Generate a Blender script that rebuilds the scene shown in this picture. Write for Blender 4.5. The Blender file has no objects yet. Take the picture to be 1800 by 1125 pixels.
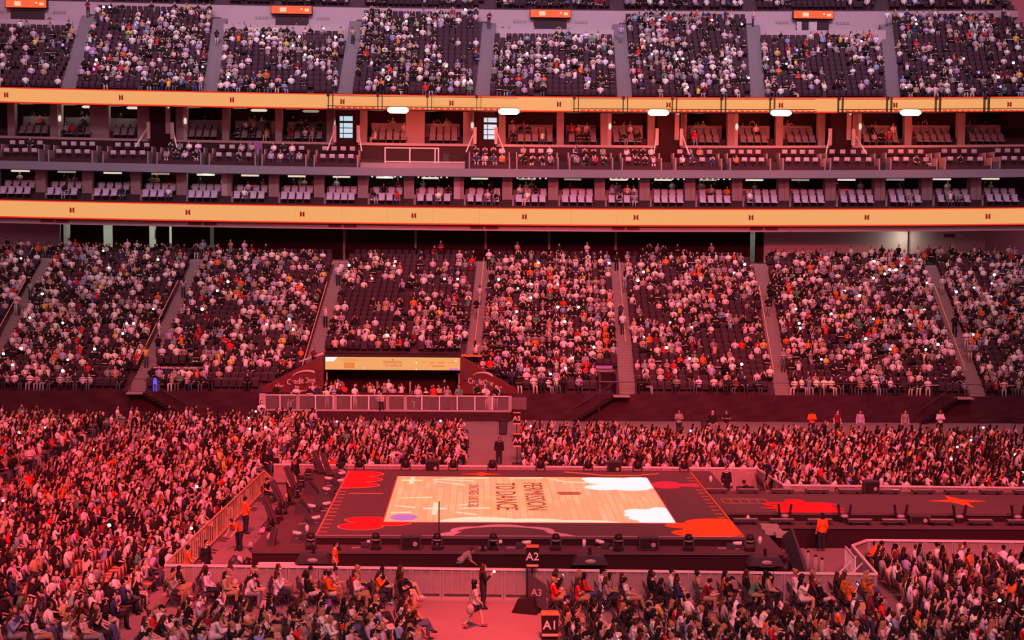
import bpy, bmesh, math, random
import numpy as np
from mathutils import Vector, Matrix, Euler
random.seed(7); RNG = np.random.default_rng(11)
PI = math.pi
sc = bpy.context.scene
COL = sc.collection

# ------------------------------------------------------------------ camera, sky, lights, exposure
cam_d = bpy.data.cameras.new('camera'); cam = bpy.data.objects.new('camera', cam_d); COL.objects.link(cam)
cam_d.sensor_width = 36.0; cam_d.lens = 52.0; cam_d.clip_start = 1.0; cam_d.clip_end = 600
PITCH = math.atan(182.5/2600); YAW = math.atan(59/2600); ROLL = 0.009
cam.matrix_world = (Matrix.Translation((0, 0, 15.0)) @ Euler((0, 0, -YAW)).to_matrix().to_4x4()
                    @ Euler((PI/2-PITCH, 0, 0)).to_matrix().to_4x4() @ Euler((0, 0, ROLL)).to_matrix().to_4x4())
sc.camera = cam

w = bpy.data.worlds.new('world'); sc.world = w; w.use_nodes = True
bg = w.node_tree.nodes['Background']; bg.inputs[0].default_value = (0.62, 0.11, 0.19, 1); bg.inputs[1].default_value = 0.42

def lamp(name, kind, loc, target, energy, color, **kw):
    d = bpy.data.lights.new(name, kind); d.energy = energy; d.color = color
    for k, v in kw.items(): setattr(d, k, v)
    o = bpy.data.objects.new(name, d); COL.objects.link(o); o.location = loc
    o.rotation_euler = (Vector(target)-Vector(loc)).to_track_quat('-Z', 'Y').to_euler()
    return o
RED = (1.0, 0.035, 0.055)
lamp('wash_spot', 'SPOT', (-12, 30, 48), (-22, 74, 0), 270000, RED, spot_size=math.radians(50), spot_blend=0.9, shadow_soft_size=2.0)
lamp('wash_spot', 'SPOT', (10, 25, 50), (6, 76, 0), 120000, RED, spot_size=math.radians(60), spot_blend=0.9, shadow_soft_size=2.0)
lamp('wash_spot', 'SPOT', (4, 30, 44), (8, 112, 2), 300000, (1.0, .04, .06), spot_size=math.radians(43), spot_blend=1.0, shadow_soft_size=2.5)
lamp('wash_spot', 'SPOT', (30, 30, 48), (25, 76, 0), 150000, (1.0, .09, .13), spot_size=math.radians(40), spot_blend=0.9, shadow_soft_size=2.0)
lamp('aisle_spot', 'SPOT', (4, 40, 30), (.2, 53.0, 0), 110000, (1.0, .045, .035), spot_size=math.radians(17), spot_blend=0.8, shadow_soft_size=.8)
lamp('bowl_key', 'AREA', (2, 72, 50), (2, 119, 7), 6500, (1.0, .55, .62), shape='RECTANGLE', size=96, size_y=8, spread=math.radians(75))
lamp('front_key', 'SPOT', (0, 5, 42), (3, 54, 0), 42000, (1.0, .56, .62), spot_size=math.radians(48), spot_blend=0.8, shadow_soft_size=2.0)
lamp('key_light', 'AREA', (0, 15, 46), (2, 95, 5), 10000, (1.0, .50, .56), shape='RECTANGLE', size=60, size_y=18)
lamp('roof_daylight', 'AREA', (2, 105, 60), (2, 141, 31), 10500, (.84, .60, .82), shape='RECTANGLE', size=100, size_y=8, spread=math.radians(70))
sc.view_settings.view_transform = 'Standard'; sc.view_settings.look = 'None'
sc.view_settings.gamma = 1.0; sc.view_settings.use_curve_mapping = False
sc.view_settings.exposure = 0.0
sc.cycles.max_bounces = 4; sc.cycles.diffuse_bounces = 2; sc.cycles.glossy_bounces = 2; sc.cycles.transmission_bounces = 4
sc.cycles.transparent_max_bounces = 8

# ------------------------------------------------------------------ materials
def lin(c):
    return tuple(((v/255)/12.92 if v/255 <= .04045 else ((v/255+.055)/1.055)**2.4) for v in c)
MATS = {}
def mat(name, c, rough=.75, noise=.15, nscale=2.0, emit=None, es=1.0, metal=0.0, alpha=1.0, nosample=False):
    if name in MATS: return MATS[name]
    m = bpy.data.materials.new(name); m.use_nodes = True; nt = m.node_tree
    b = nt.nodes['Principled BSDF']; b.inputs['Roughness'].default_value = rough; b.inputs['Metallic'].default_value = metal
    b.inputs['Specular IOR Level'].default_value = .3
    if noise:
        tc = nt.nodes.new('ShaderNodeTexCoord'); n = nt.nodes.new('ShaderNodeTexNoise'); n.inputs['Scale'].default_value = nscale
        n.inputs['Detail'].default_value = 3
        mx = nt.nodes.new('ShaderNodeMix'); mx.data_type = 'RGBA'
        mx.inputs[6].default_value = (*[v*(1-noise) for v in c], 1); mx.inputs[7].default_value = (*[min(1, v*(1+noise)) for v in c], 1)
        nt.links.new(tc.outputs['Object'], n.inputs['Vector']); nt.links.new(n.outputs[0], mx.inputs[0]); nt.links.new(mx.outputs[2], b.inputs['Base Color'])
    else: b.inputs['Base Color'].default_value = (*c, 1)
    if emit:
        b.inputs['Emission Color'].default_value = (*emit, 1); b.inputs['Emission Strength'].default_value = es
        if nosample: m.cycles.emission_sampling = 'NONE'
    if alpha < 1: b.inputs['Alpha'].default_value = alpha
    MATS[name] = m; return m
def objmat(name, rough=.85):
    m = bpy.data.materials.new(name); m.use_nodes = True; nt = m.node_tree; b = nt.nodes['Principled BSDF']
    oi = nt.nodes.new('ShaderNodeObjectInfo'); tc = nt.nodes.new('ShaderNodeTexCoord'); n = nt.nodes.new('ShaderNodeTexNoise'); n.inputs['Scale'].default_value = 14
    mx = nt.nodes.new('ShaderNodeMix'); mx.data_type = 'RGBA'; mx.blend_type = 'MULTIPLY'; mx.inputs[7].default_value = (.72, .72, .72, 1)
    nt.links.new(tc.outputs['Object'], n.inputs['Vector']); nt.links.new(n.outputs[0], mx.inputs[0])
    nt.links.new(oi.outputs['Color'], mx.inputs[6]); nt.links.new(mx.outputs[2], b.inputs['Base Color']); b.inputs['Roughness'].default_value = rough
    b.inputs['Specular IOR Level'].default_value = .2
    MATS[name] = m; return m
def attrmat(name):
    m = bpy.data.materials.new(name); m.use_nodes = True; nt = m.node_tree; b = nt.nodes['Principled BSDF']
    a = nt.nodes.new('ShaderNodeAttribute'); a.attribute_name = 'Col'; nt.links.new(a.outputs['Color'], b.inputs['Base Color'])
    b.inputs['Roughness'].default_value = .85; b.inputs['Specular IOR Level'].default_value = .15
    MATS[name] = m; return m

M_CONC = mat('concrete', (.30, .25, .27), nscale=.6)
M_USTEP = mat('upper_aisle_concrete', (.20, .17, .19), nscale=1.5)
M_STEP = mat('aisle_concrete', (.24, .20, .20), nscale=1.5)
M_TREAD = mat('terrace', (.075, .040, .055), nscale=1.0)
M_FLOOR = mat('floor_panels', (.25, .19, .20), rough=.55, nscale=.35, noise=.2)
M_SEAT = mat('dark_seat', (.055, .028, .040), rough=.5)  # maroon tint here and in the blacks below paints in red haze
M_BLACK = mat('black_cloth', (.026, .006, .010), rough=.9)
M_TARP = mat('black_tarp', (.042, .009, .017), rough=.75, nscale=.8, noise=.3)
M_DRAPE = mat('drape', (.030, .012, .018), rough=.95)
M_FASCIA = mat('fascia_paint', (.46, .36, .40), nscale=.4, noise=.06)
M_WALLP = mat('pale_wall_paint', (.55, .47, .50), nscale=.3, noise=.08)
M_USEAT = mat('lounge_seat', (.22, .18, .22), rough=.55)
M_SLAB = mat('slab_paint', (.205, .225, .27), nscale=.3, noise=.08)
M_COUNTER = mat('counter_front', (.055, .016, .022))
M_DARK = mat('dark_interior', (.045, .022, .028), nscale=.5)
M_SUITE = mat('suite_seat', (.46, .42, .56), rough=.55)
M_LOGE = mat('loge_chair', (.50, .45, .52), rough=.55)
M_COLM = mat('column_paint', (.33, .26, .28), nscale=.8)
M_DECK = mat('stage_deck', (.120, .072, .082), rough=.6, nscale=.5, noise=.12)
M_LDECK = mat('lower_deck', (.105, .062, .072), rough=.65, nscale=.7, noise=.15)
M_GEAR = mat('black_gear', (.024, .012, .015), rough=.45)
M_GEAR2 = mat('dark_grey_gear', (.06, .05, .06), rough=.5)
M_LENS = mat('lens_glass', (.35, .30, .32), rough=.15)
M_WHITE = mat('white_plastic', (.75, .70, .70), rough=.5)
M_ALU = mat('aluminium', (.78, .66, .66), rough=.4, metal=.0, nscale=5)
M_PANEL = mat('barricade_panel', (.42, .30, .30), rough=.6, nscale=3, noise=.25, alpha=.55)
M_WOODY = mat('orange_slat', (.85, .42, .25), rough=.7, nscale=4)
M_RED = mat('red_paint', (.80, .012, .02), rough=.7, noise=.04)
M_ORANGE = mat('orange_paint', (.85, .16, .015), rough=.7, noise=.04)
M_PINK = mat('pink_paint', (.55, .06, .16), rough=.7, noise=.04)
M_PALEPINK = mat('pale_pink_paint', (.66, .50, .56), rough=.7, noise=.06)
M_YELL = mat('yellow_paint', (.55, .33, .10), rough=.7)
M_LINE = mat('orange_line', (.80, .25, .15), rough=.7)
SCR = lin((238, 164, 98))
M_RIB = mat('ribbon_screen', (.02, .02, .02), noise=0, emit=SCR, es=1.0)
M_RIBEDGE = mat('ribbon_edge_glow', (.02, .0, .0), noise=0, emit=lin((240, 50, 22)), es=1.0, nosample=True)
M_LOGO = mat('logo_on_screen', (.02, .0, .0), noise=0, emit=lin((140, 25, 10)), es=1.0, nosample=True)
M_SIGN = mat('sign_screen', (.02, .02, .02), noise=0, emit=lin((255, 92, 45)), es=1.1, nosample=True)
M_SIGNW = mat('sign_pixels', (.02, .02, .02), noise=0, emit=lin((255, 205, 170)), es=1.0, nosample=True)
M_LEDW = mat('led_white', (.02, .02, .02), noise=0, emit=lin((250, 246, 248)), es=1.0)
M_LEDC = mat('led_cream', (.02, .02, .02), noise=0, emit=lin((255, 222, 190)), es=1.0, nosample=True)
M_LEDT = mat('led_text', (.02, .02, .02), noise=0, emit=lin((188, 48, 36)), es=1.0, nosample=True)
M_LEDV = mat('led_violet', (.02, .02, .02), noise=0, emit=lin((210, 110, 190)), es=1.0, nosample=True)
M_FLOOD = mat('flood_lamp', (.1, .1, .1), noise=0, emit=(1.0, .86, .70), es=4.0)
M_CEIL = mat('ceiling_lamp', (.3, .3, .3), noise=0, emit=(1.0, .86, .68), es=.75)
M_CEILD = mat('ceiling_lamp_dim', (.3, .3, .3), noise=0, emit=(1.0, .82, .66), es=.28)
M_PHONE = mat('phone_torch', (.8, .8, .8), noise=0, emit=(.92, .97, 1.0), es=2.5, nosample=True)
M_VIOL = mat('light_stick', (.5, .4, .9), noise=0, emit=(.22, .14, 1.0), es=1.4, nosample=True)
M_WIN = mat('window_daylight', (.2, .3, .35), noise=0, emit=lin((165, 210, 222)), es=1.0, nosample=True)
M_CONCL = mat('lit_concourse_wall', (.8, .8, .72), rough=.6)
M_SPONSOR = mat('sponsor_wall', (.17, .035, .04), rough=.6)
M_LETTER = mat('pale_lettering', (.75, .62, .64), noise=0)
M_LETTERP = mat('faded_lettering', (.52, .36, .40), noise=0)
M_VIOLCLOTH = mat('violet_cloth', (.36, .22, .62))
M_ORTOP = mat('orange_board', (.62, .20, .08))
M_REDGLOW = mat('red_screen_glow', (.02, .0, .0), noise=0, emit=lin((225, 45, 25)), es=1.0, nosample=True)
M_CLOTH = objmat('cloth_tint'); M_SKIN = objmat('skin_tint', .6); M_HAIR = objmat('hair_tint', .55)
M_EYE = mat('eye_dark', (.01, .008, .008), noise=0, rough=.3); M_LIP = mat('lip', (.35, .10, .09), noise=0)
M_CROWD = attrmat('crowd_colours')

# LED floor: video of pale timber planks, a flat picture shown by the panels
def led_floor_mat():
    m = bpy.data.materials.new('led_floor_video'); m.use_nodes = True; nt = m.node_tree; N = nt.nodes; L = nt.links
    b = N['Principled BSDF']; b.inputs['Base Color'].default_value = (.02, .02, .02, 1); b.inputs['Roughness'].default_value = .35
    g = N.new('ShaderNodeNewGeometry'); br = N.new('ShaderNodeTexBrick'); br.offset = .5
    br.inputs['Color1'].default_value = (*lin((250, 176, 132)), 1); br.inputs['Color2'].default_value = (*lin((246, 152, 114)), 1)
    br.inputs['Mortar'].default_value = (*lin((244, 146, 112)), 1); br.inputs['Scale'].default_value = 1.0
    br.inputs['Mortar Size'].default_value = .035; br.inputs['Brick Width'].default_value = 1.9; br.inputs['Row Height'].default_value = .33
    mp = N.new('ShaderNodeMapping'); mp.inputs['Rotation'].default_value = (0, 0, PI/2)
    L.new(g.outputs['Position'], mp.inputs['Vector']); L.new(mp.outputs['Vector'], br.inputs['Vector'])
    n = N.new('ShaderNodeTexNoise'); n.inputs['Scale'].default_value = .35; L.new(g.outputs['Position'], n.inputs['Vector'])
    mx = N.new('ShaderNodeMix'); mx.data_type = 'RGBA'; mx.inputs[7].default_value = (*lin((240, 152, 80)), 1)
    ra = N.new('ShaderNodeMapRange'); ra.inputs[1].default_value = .45; ra.inputs[2].default_value = .75; ra.inputs[4].default_value = .7
    L.new(n.outputs[0], ra.inputs[0]); L.new(ra.outputs[0], mx.inputs[0]); L.new(br.outputs['Color'], mx.inputs[6])
    L.new(mx.outputs[2], b.inputs['Emission Color']); b.inputs['Emission Strength'].default_value = 1.0
    return m
M_LEDF = led_floor_mat()

# ------------------------------------------------------------------ mesh helpers
class MB:
    def __init__(s): s.v = []; s.f = []; s.mi = []; s.cur = 0
    def add(s, vs, fs):
        o = len(s.v); s.v.extend(vs)
        for f in fs: s.f.append(tuple(i+o for i in f)); s.mi.append(s.cur)
        return s
    def box(s, x0, x1, y0, y1, z0, z1):
        return s.add([(x0,y0,z0),(x1,y0,z0),(x1,y1,z0),(x0,y1,z0),(x0,y0,z1),(x1,y0,z1),(x1,y1,z1),(x0,y1,z1)],
                     [(0,3,2,1),(4,5,6,7),(0,1,5,4),(1,2,6,5),(2,3,7,6),(3,0,4,7)])
    def bar(s, a, b, wd, ht=None, n=4):
        """prism between two points"""
        a = Vector(a); b = Vector(b); d = (b-a).normalized(); ht = ht or wd
        up = Vector((0,0,1)) if abs(d.z) < .95 else Vector((1,0,0)); sx = d.cross(up).normalized(); sy = sx.cross(d)
        vs = []
        for p in (a, b):
            for k in range(n):
                t = 2*PI*(k+.5)/n; vs.append(tuple(p+sx*math.cos(t)*wd*.7071+sy*math.sin(t)*ht*.7071))
        fs = [tuple(range(n))[::-1], tuple(range(n, 2*n))]+[(k, (k+1) % n, n+(k+1) % n, n+k) for k in range(n)]
        return s.add(vs, fs)
    def tube(s, pts, rad, n=8, side=None):
        """rad: list of r or (r_side, r_other)"""
        vs = []; P = [Vector(p) for p in pts]; m = len(P)
        for i, p in enumerate(P):
            d = (P[min(i+1, m-1)]-P[max(i-1, 0)]).normalized()
            sd = Vector(side) if side else (d.cross(Vector((0,0,1))) if abs(d.z) < .9 else Vector((0,1,0)))
            sx = (sd - d*sd.dot(d)).normalized(); sy = d.cross(sx)
            r = rad[i]; r = r if isinstance(r, tuple) else (r, r)
            for k in range(n):
                t = 2*PI*k/n; vs.append(tuple(p+sx*math.cos(t)*r[0]+sy*math.sin(t)*r[1]))
        fs = [tuple(range(n))[::-1], tuple(range((m-1)*n, m*n))]
        for i in range(m-1):
            for k in range(n): fs.append((i*n+k, i*n+(k+1) % n, (i+1)*n+(k+1) % n, (i+1)*n+k))
        return s.add(vs, fs)
    def blob(s, c, r, nu=8, nv=6, M=None):
        vs = [(0,0,-1)]+[(math.cos(2*PI*k/nu)*math.cos(-PI/2+PI*j/nv), math.sin(2*PI*k/nu)*math.cos(-PI/2+PI*j/nv), math.sin(-PI/2+PI*j/nv)) for j in range(1, nv) for k in range(nu)]+[(0,0,1)]
        vs = [Vector((x*r[0], y*r[1], z*r[2])) for x, y, z in vs]
        if M: vs = [M @ v for v in vs]
        vs = [tuple(v+Vector(c)) for v in vs]
        fs = [(0, 1+(k+1) % nu, 1+k) for k in range(nu)]
        for j in range(nv-2):
            for k in range(nu): a = 1+j*nu; fs.append((a+k, a+(k+1) % nu, a+nu+(k+1) % nu, a+nu+k))
        a = 1+(nv-2)*nu; fs += [(a+k, a+(k+1) % nu, len(vs)-1) for k in range(nu)]
        return s.add(vs, fs)
    def prism(s, poly, axis, a, b):
        """extrude a 2D polygon (list of pairs) along axis from a to b"""
        n = len(poly)
        mk = {'x': lambda p, t: (t, p[0], p[1]), 'y': lambda p, t: (p[0], t, p[1]), 'z': lambda p, t: (p[0], p[1], t)}[axis]
        vs = [mk(p, a) for p in poly]+[mk(p, b) for p in poly]
        return s.add(vs, [tuple(range(n))[::-1], tuple(range(n, 2*n))]+[(k, (k+1) % n, n+(k+1) % n, n+k) for k in range(n)])
    def mesh(s, name, mats, smooth=False):
        me = bpy.data.meshes.new(name); me.from_pydata([tuple(v) for v in s.v], [], s.f)
        for m in (mats if isinstance(mats, (list, tuple)) else [mats]): me.materials.append(m)
        if max(s.mi, default=0): me.polygons.foreach_set('material_index', s.mi)
        if smooth: me.polygons.foreach_set('use_smooth', [True]*len(s.f))
        bm = bmesh.new(); bm.from_mesh(me); bmesh.ops.recalc_face_normals(bm, faces=bm.faces); bm.to_mesh(me); bm.free()
        return me
    def build(s, name, mats, parent=None, loc=(0,0,0), rz=0, smooth=False):
        return place(name, s.mesh(name, mats, smooth), parent, loc, rz)
def place(name, me, parent=None, loc=(0,0,0), rz=0, color=None):
    o = bpy.data.objects.new(name, me); COL.objects.link(o); o.location = loc
    if rz: o.rotation_euler = (0, 0, rz)
    if parent is not None: o.parent = parent
    if color is not None: o.color = (*color, 1)
    return o
def empty(name, loc=(0,0,0), rz=0):
    o = bpy.data.objects.new(name, None); COL.objects.link(o); o.location = loc; o.rotation_euler = (0,0,rz); o.empty_display_size = .2
    return o
def tag(o, label, cat, group=None):
    o['label'] = label; o['category'] = cat
    if group: o['group'] = group
    return o
def struct(o, label=None):
    o['kind'] = 'structure'
    if label: o['label'] = label
    return o
ONES = 'zeroth first second third fourth fifth sixth seventh eighth ninth tenth eleventh twelfth thirteenth fourteenth fifteenth sixteenth seventeenth eighteenth nineteenth'.split()
TENS = {20: 'twent', 30: 'thirt', 40: 'fort', 50: 'fift', 60: 'sixt', 70: 'sevent', 80: 'eight', 90: 'ninet'}
def ordw(n):
    if n < 20: return ONES[n]
    if n >= 100: return ('hundredth' if n == 100 else 'hundred-and-'+ordw(n-100))
    t, r = n//10*10, n % 10
    return TENS[t]+('ieth' if r == 0 else 'y-'+ONES[r])
def lift(x):
    return .30*((x-2)/43)**2 if x < 2 else .45*((x-2)/46)**2
def strip(mb, xs, y0, y1, z0, z1):
    """long beam along x following the gentle rise of the stands to both ends"""
    n = len(xs); vs = []
    for x in xs:
        l = lift(x); vs += [(x,y0,z0+l),(x,y1,z0+l),(x,y1,z1+l),(x,y0,z1+l)]
    fs = [(0,1,2,3)[::-1], tuple(4*(n-1)+k for k in range(4))]
    for i in range(n-1):
        for k in range(4): fs.append((4*i+k, 4*i+(k+1) % 4, 4*i+4+(k+1) % 4, 4*i+4+k))
    mb.add(vs, fs); return mb
def xr(a, b, step=3.0):
    n = max(2, int(math.ceil((b-a)/step))+1); return [a+(b-a)*i/(n-1) for i in range(n)]
def text_mesh(name, body, size, ext, m, sx=1.0, align='CENTER', bold=False):
    cu = bpy.data.curves.new(name, 'FONT'); cu.body = body; cu.size = size; cu.extrude = ext; cu.offset = .012*size if bold else 0; cu.align_x = align; cu.align_y = 'CENTER'; cu.resolution_u = 2
    o = bpy.data.objects.new(name, cu); COL.objects.link(o)
    dg = bpy.context.evaluated_depsgraph_get(); me = bpy.data.meshes.new_from_object(o.evaluated_get(dg)); bpy.data.objects.remove(o)
    me.name = name; me.materials.clear(); me.materials.append(m)
    if sx != 1.0: me.transform(Matrix.Diagonal((sx, 1, 1, 1)))
    return me
XL, XR = -48.0, 53.0

# ------------------------------------------------------------------ crowd & seat accumulators
# low-detail figures for the mass of people that is too many to be single things
def person_proto(kind):
    parts = []                       # (colour slot, MB)
    def p(slot): m = MB(); parts.append((slot, m)); return m
    st = kind.get('stand', False); dz = .38 if st else 0; lean = kind.get('lean', 0)
    t = p(2); t.tube([(0,0,.46+dz), (-.04+lean*.4,0,.78+dz), (-.05+lean,0,.98+dz), (-.04+lean,0,1.06+dz)], [(.18,.13), (.17,.12), (.20,.11), (.07,.06)], 6, side=(0,1,0))
    hx = -.02+lean*1.1
    p(0).blob((hx,0,1.19+dz), (.092,.08,.115), 6, 4)
    h = p(1); h.blob((hx-.035,0,1.225+dz), (.092,.092,.108), 6, 4)
    if kind.get('long'): h.tube([(hx-.07,0,1.2+dz), (hx-.12,0,1.02+dz), (hx-.14,0,.84+dz)], [(.09,.05), (.105,.05), (.06,.03)], 5, side=(0,1,0))
    if kind.get('hat'): h.tube([(hx-.01,0,1.25+dz), (hx-.01,0,1.27+dz)], [.15, .14], 7)
    for s in (-1, 1):
        a = kind['arm']
        sh = (-.05+lean, s*.19, .97+dz)
        if a == 'up': el, ha = (.10+lean, s*.24, .90+dz), (.16+lean, s*.14, 1.2+dz)
        elif a == 'fold': el, ha = (.03+lean, s*.25, .74+dz), (.16+lean, -s*.03, .76+dz)
        else: el, ha = (.0+lean, s*.25, .72+dz), (.24+lean*.5, s*.11, .64+dz)
        p(2).tube([sh, el], [.055, .045], 4)
        p(0 if kind.get('bare', True) else 2).tube([el, ha], [.042, .034], 4)
        l = p(3)
        if st: l.tube([(0,s*.09,.9), (.01,s*.1,.5), (0,s*.1,.0)], [.085,.065,.05], 4)
        else:
            l.tube([(0,s*.09,.5), (.40,s*.11,.53)], [.085,.07], 4)
            if kind.get('legs', True): l.tube([(.40,s*.11,.53), (.40,s*.12,.06), (.52,s*.12,.03)], [.065,.05,.04], 4)
    V = []; F = []; S = []
    for slot, m in parts:
        o = len(V); V += m.v; S += [slot]*len(m.v)
        for f in m.f:
            for k in range(1, len(f)-1): F.append((f[0]+o, f[k]+o, f[k+1]+o))
    return np.array(V, np.float32), np.array(F, np.int32), np.array(S, np.int32)
KINDS = [dict(arm='lap', long=True), dict(arm='lap'), dict(arm='fold', long=True), dict(arm='up', long=True), dict(arm='lap', hat=True), dict(arm='lap', lean=.16, long=True), dict(arm='fold', bare=False), dict(arm='up')]
PROTO = [person_proto(k) for k in KINDS]
PROTO_NL = [person_proto(dict(k, legs=False)) for k in KINDS]
PROTO_ST = [person_proto(dict(k, stand=True)) for k in KINDS]
SKINS = [(.62,.40,.31), (.55,.34,.25), (.70,.48,.38), (.42,.25,.17), (.30,.17,.11), (.66,.44,.34)]
HAIRS = [(.012,.010,.010)]*7+[(.035,.018,.012)]*2+[(.09,.045,.022), (.16,.09,.04), (.05,.025,.015)]
TOPS = {'white': (.84,.80,.80), 'pale pink': (.72,.52,.54), 'black': (.022,.018,.020), 'grey': (.32,.29,.31), 'lavender': (.48,.40,.62), 'red': (.66,.03,.03),
        'orange': (.80,.17,.03), 'navy': (.045,.05,.12), 'blue': (.25,.38,.60), 'yellow': (.75,.60,.12), 'maroon': (.20,.02,.04), 'tan': (.50,.36,.24), 'green': (.10,.28,.18)}
TOPW = dict(white=27, black=37, grey=10, lavender=5, red=3, orange=1.8, navy=5, blue=2, yellow=1.2, maroon=3, tan=4, green=.8); TOPW['pale pink'] = 9
TN = list(TOPW); TP = np.array([TOPW[k] for k in TN]); TP = TP/TP.sum()
BOT = [(.03,.03,.045), (.06,.07,.12), (.02,.018,.02), (.28,.30,.38), (.5,.42,.36), (.10,.10,.12)]
class Crowd:
    def __init__(s): s.V = []; s.F = []; s.C = []; s.n = 0
    def add(s, proto, x, y, z, rz, cols, sc_=1.0):
        V, F, S = proto; c, sn = math.cos(rz)*sc_, math.sin(rz)*sc_
        W = np.empty_like(V); W[:,0] = V[:,0]*c-V[:,1]*sn+x; W[:,1] = V[:,0]*sn+V[:,1]*c+y; W[:,2] = V[:,2]*sc_+z
        s.V.append(W); s.F.append(F+s.n); s.C.append(np.array(cols, np.float32)[S]); s.n += len(V)
    def build(s, name, m, smooth=True):
        V = np.concatenate(s.V); F = np.concatenate(s.F); C = np.concatenate(s.C)
        me = bpy.data.meshes.new(name); me.vertices.add(len(V)); me.vertices.foreach_set('co', V.ravel())
        me.loops.add(F.size); me.loops.foreach_set('vertex_index', F.ravel()); me.polygons.add(len(F))
        me.polygons.foreach_set('loop_start', np.arange(0, F.size, 3, dtype=np.int32))
        me.update(calc_edges=True)
        if smooth: me.polygons.foreach_set('use_smooth', np.ones(len(F), bool))
        at = me.color_attributes.new('Col', 'FLOAT_COLOR', 'POINT'); at.data.foreach_set('color', np.concatenate([C, np.ones((len(C), 1), np.float32)], 1).ravel())
        me.materials.append(m); return place(name, me)
CR = Crowd(); SEATS = Crowd(); CHAIRS = Crowd()
def rcols():
    return [random.choice(SKINS), random.choice(HAIRS), tuple(v*random.uniform(.8, 1.05) for v in TOPS[TN[RNG.choice(len(TN), p=TP)]]), random.choice(BOT)]
def crowd_person(x, y, z, rz, stand=False, legs=True):
    pr = (PROTO_ST if stand else PROTO if legs else PROTO_NL); k = random.choice([0,0,0,1,1,2,2,3,4,5,5,6,7])
    CR.add(pr[k], x, y, z, rz+random.gauss(0, .42), rcols(), random.uniform(.95, 1.12))
PHONES = []            # (x, y, z, where)

def mbtri(m, col):
    F = []
    for f in m.f:
        for k in range(1, len(f)-1): F.append((f[0], f[k], f[k+1]))
    return np.array(m.v, np.float32), np.array(F, np.int32), np.zeros(len(m.v), np.int32)
seat_mb = MB(); seat_mb.box(-.24,.24,.20,.27,.30,.92); seat_mb.box(-.22,.22,-.02,.22,.38,.46)      # faces -y
seat_mb.add([(-.24,.22,.92),(.24,.22,.92),(.20,.27,.99),(-.20,.27,.99)], [(0,1,2,3)])
SEATP = mbtri(seat_mb, None)
seat_me = seat_mb.mesh('stadium_seat', M_SEAT)

# ================================================================== SETTING
# floor of laid cover panels
struct(MB().box(-70, 70, 20, 108, -.3, 0).build('floor', M_FLOOR), 'grey event flooring covering the field')
# far field wall under black tarpaulin
mb = MB(); nx, nz = 260, 5; rr = np.random.default_rng(3)
fold = np.convolve(rr.normal(size=nx+1), np.ones(5)/5, 'same')*.12
vs = []
for i in range(nx+1):
    x = XL+(XR-XL)*i/nx
    for j in range(nz): vs.append((x, 108.0+fold[i]*(1-j/(nz-1))+.06*math.sin(x*2.3+j*1.7)*rr.uniform(.3, 1), 2.0*j/(nz-1)))
mb.add(vs, [(i*nz+j, (i+1)*nz+j, (i+1)*nz+j+1, i*nz+j+1) for i in range(nx) for j in range(nz-1)])
mb.box(XL, XR, 108.25, 108.5, 0, 1.9)
struct(mb.build('wall_far', M_TARP), 'low field wall hung with black tarpaulin')

BROW, BDEP, BRIS, BY0, BZ0 = 27, .80, .335, 108.6, 1.9
BAIS = [(-36.6,-37.5), (-25.1,-24.5), (-12.7,-12.0), (-.6,.4), (11.1,12.2), (22.7,24.8), (37.3,39.9)]
def bx(a, i): return a[0]+(a[1]-a[0])*i/26
def inset(i): return (min(-15.9+.884*(i+.3), -11.75), max(2.7-.884*(i+.3), -1.3)) if i < 7 else None          # club terrace cut into the lower rows
HOLES = [(9.0, 10.3, 0, 4), (-24.3, -20.9, 2, 4)]                          # dark exits
mb = MB()
for i in range(BROW):
    y0 = BY0+BDEP*i; z = BZ0+BRIS*i; cuts = []
    if inset(i): cuts.append(inset(i))
    for h in HOLES:
        if h[2] <= i < h[3]: cuts.append((h[0], h[1]))
    cuts.sort(); x = XL
    for c in cuts+[(XR, XR)]:
        if c[0] > x: mb.box(x, c[0], y0, y0+BDEP, z-.7, z)
        x = c[1]
struct(mb.build('lower_stand', M_TREAD), 'stepped dark terrace of the lower stand')
UROW, UDEP, URIS, UY0, UZ0 = 18, .82, .50, 131.2, 25.3
UAIS = [(-36.1,-37.6), (-23.7,-25.0), (-11.9,-12.0), (.2,.8), (12.8,13.4), (24.6,26.3), (36.7,39.3)]
def ux(a, i): return a[0]+(a[1]-a[0])*i/15
USHORT = [(0, 'l'), (2, 's'), (4, 's'), (6, 's')]
def usec(x, i):
    """section index 0..7 from the left"""
    return sum(1 for a in UAIS if x > ux(a, i))
def ushort(k): return k % 2 == 0       # sections that stop at the vomitory wall
mb = MB()
for i in range(UROW+6):
    y0 = UY0+UDEP*i; z = UZ0+URIS*i
    if i >= UROW: y0 += .9; z += 1.0
    edges = [XL]+[ux(a, i) for a in UAIS]+[XR]
    for k in range(8):
        if i < UROW and ushort(k) and i >= 13: continue
        strip(mb, xr(edges[k], edges[k+1], 4), y0, y0+UDEP+.02, z-.9, z)
struct(mb.build('upper_stand', M_TREAD), 'steep dark terrace of the upper deck')
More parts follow.
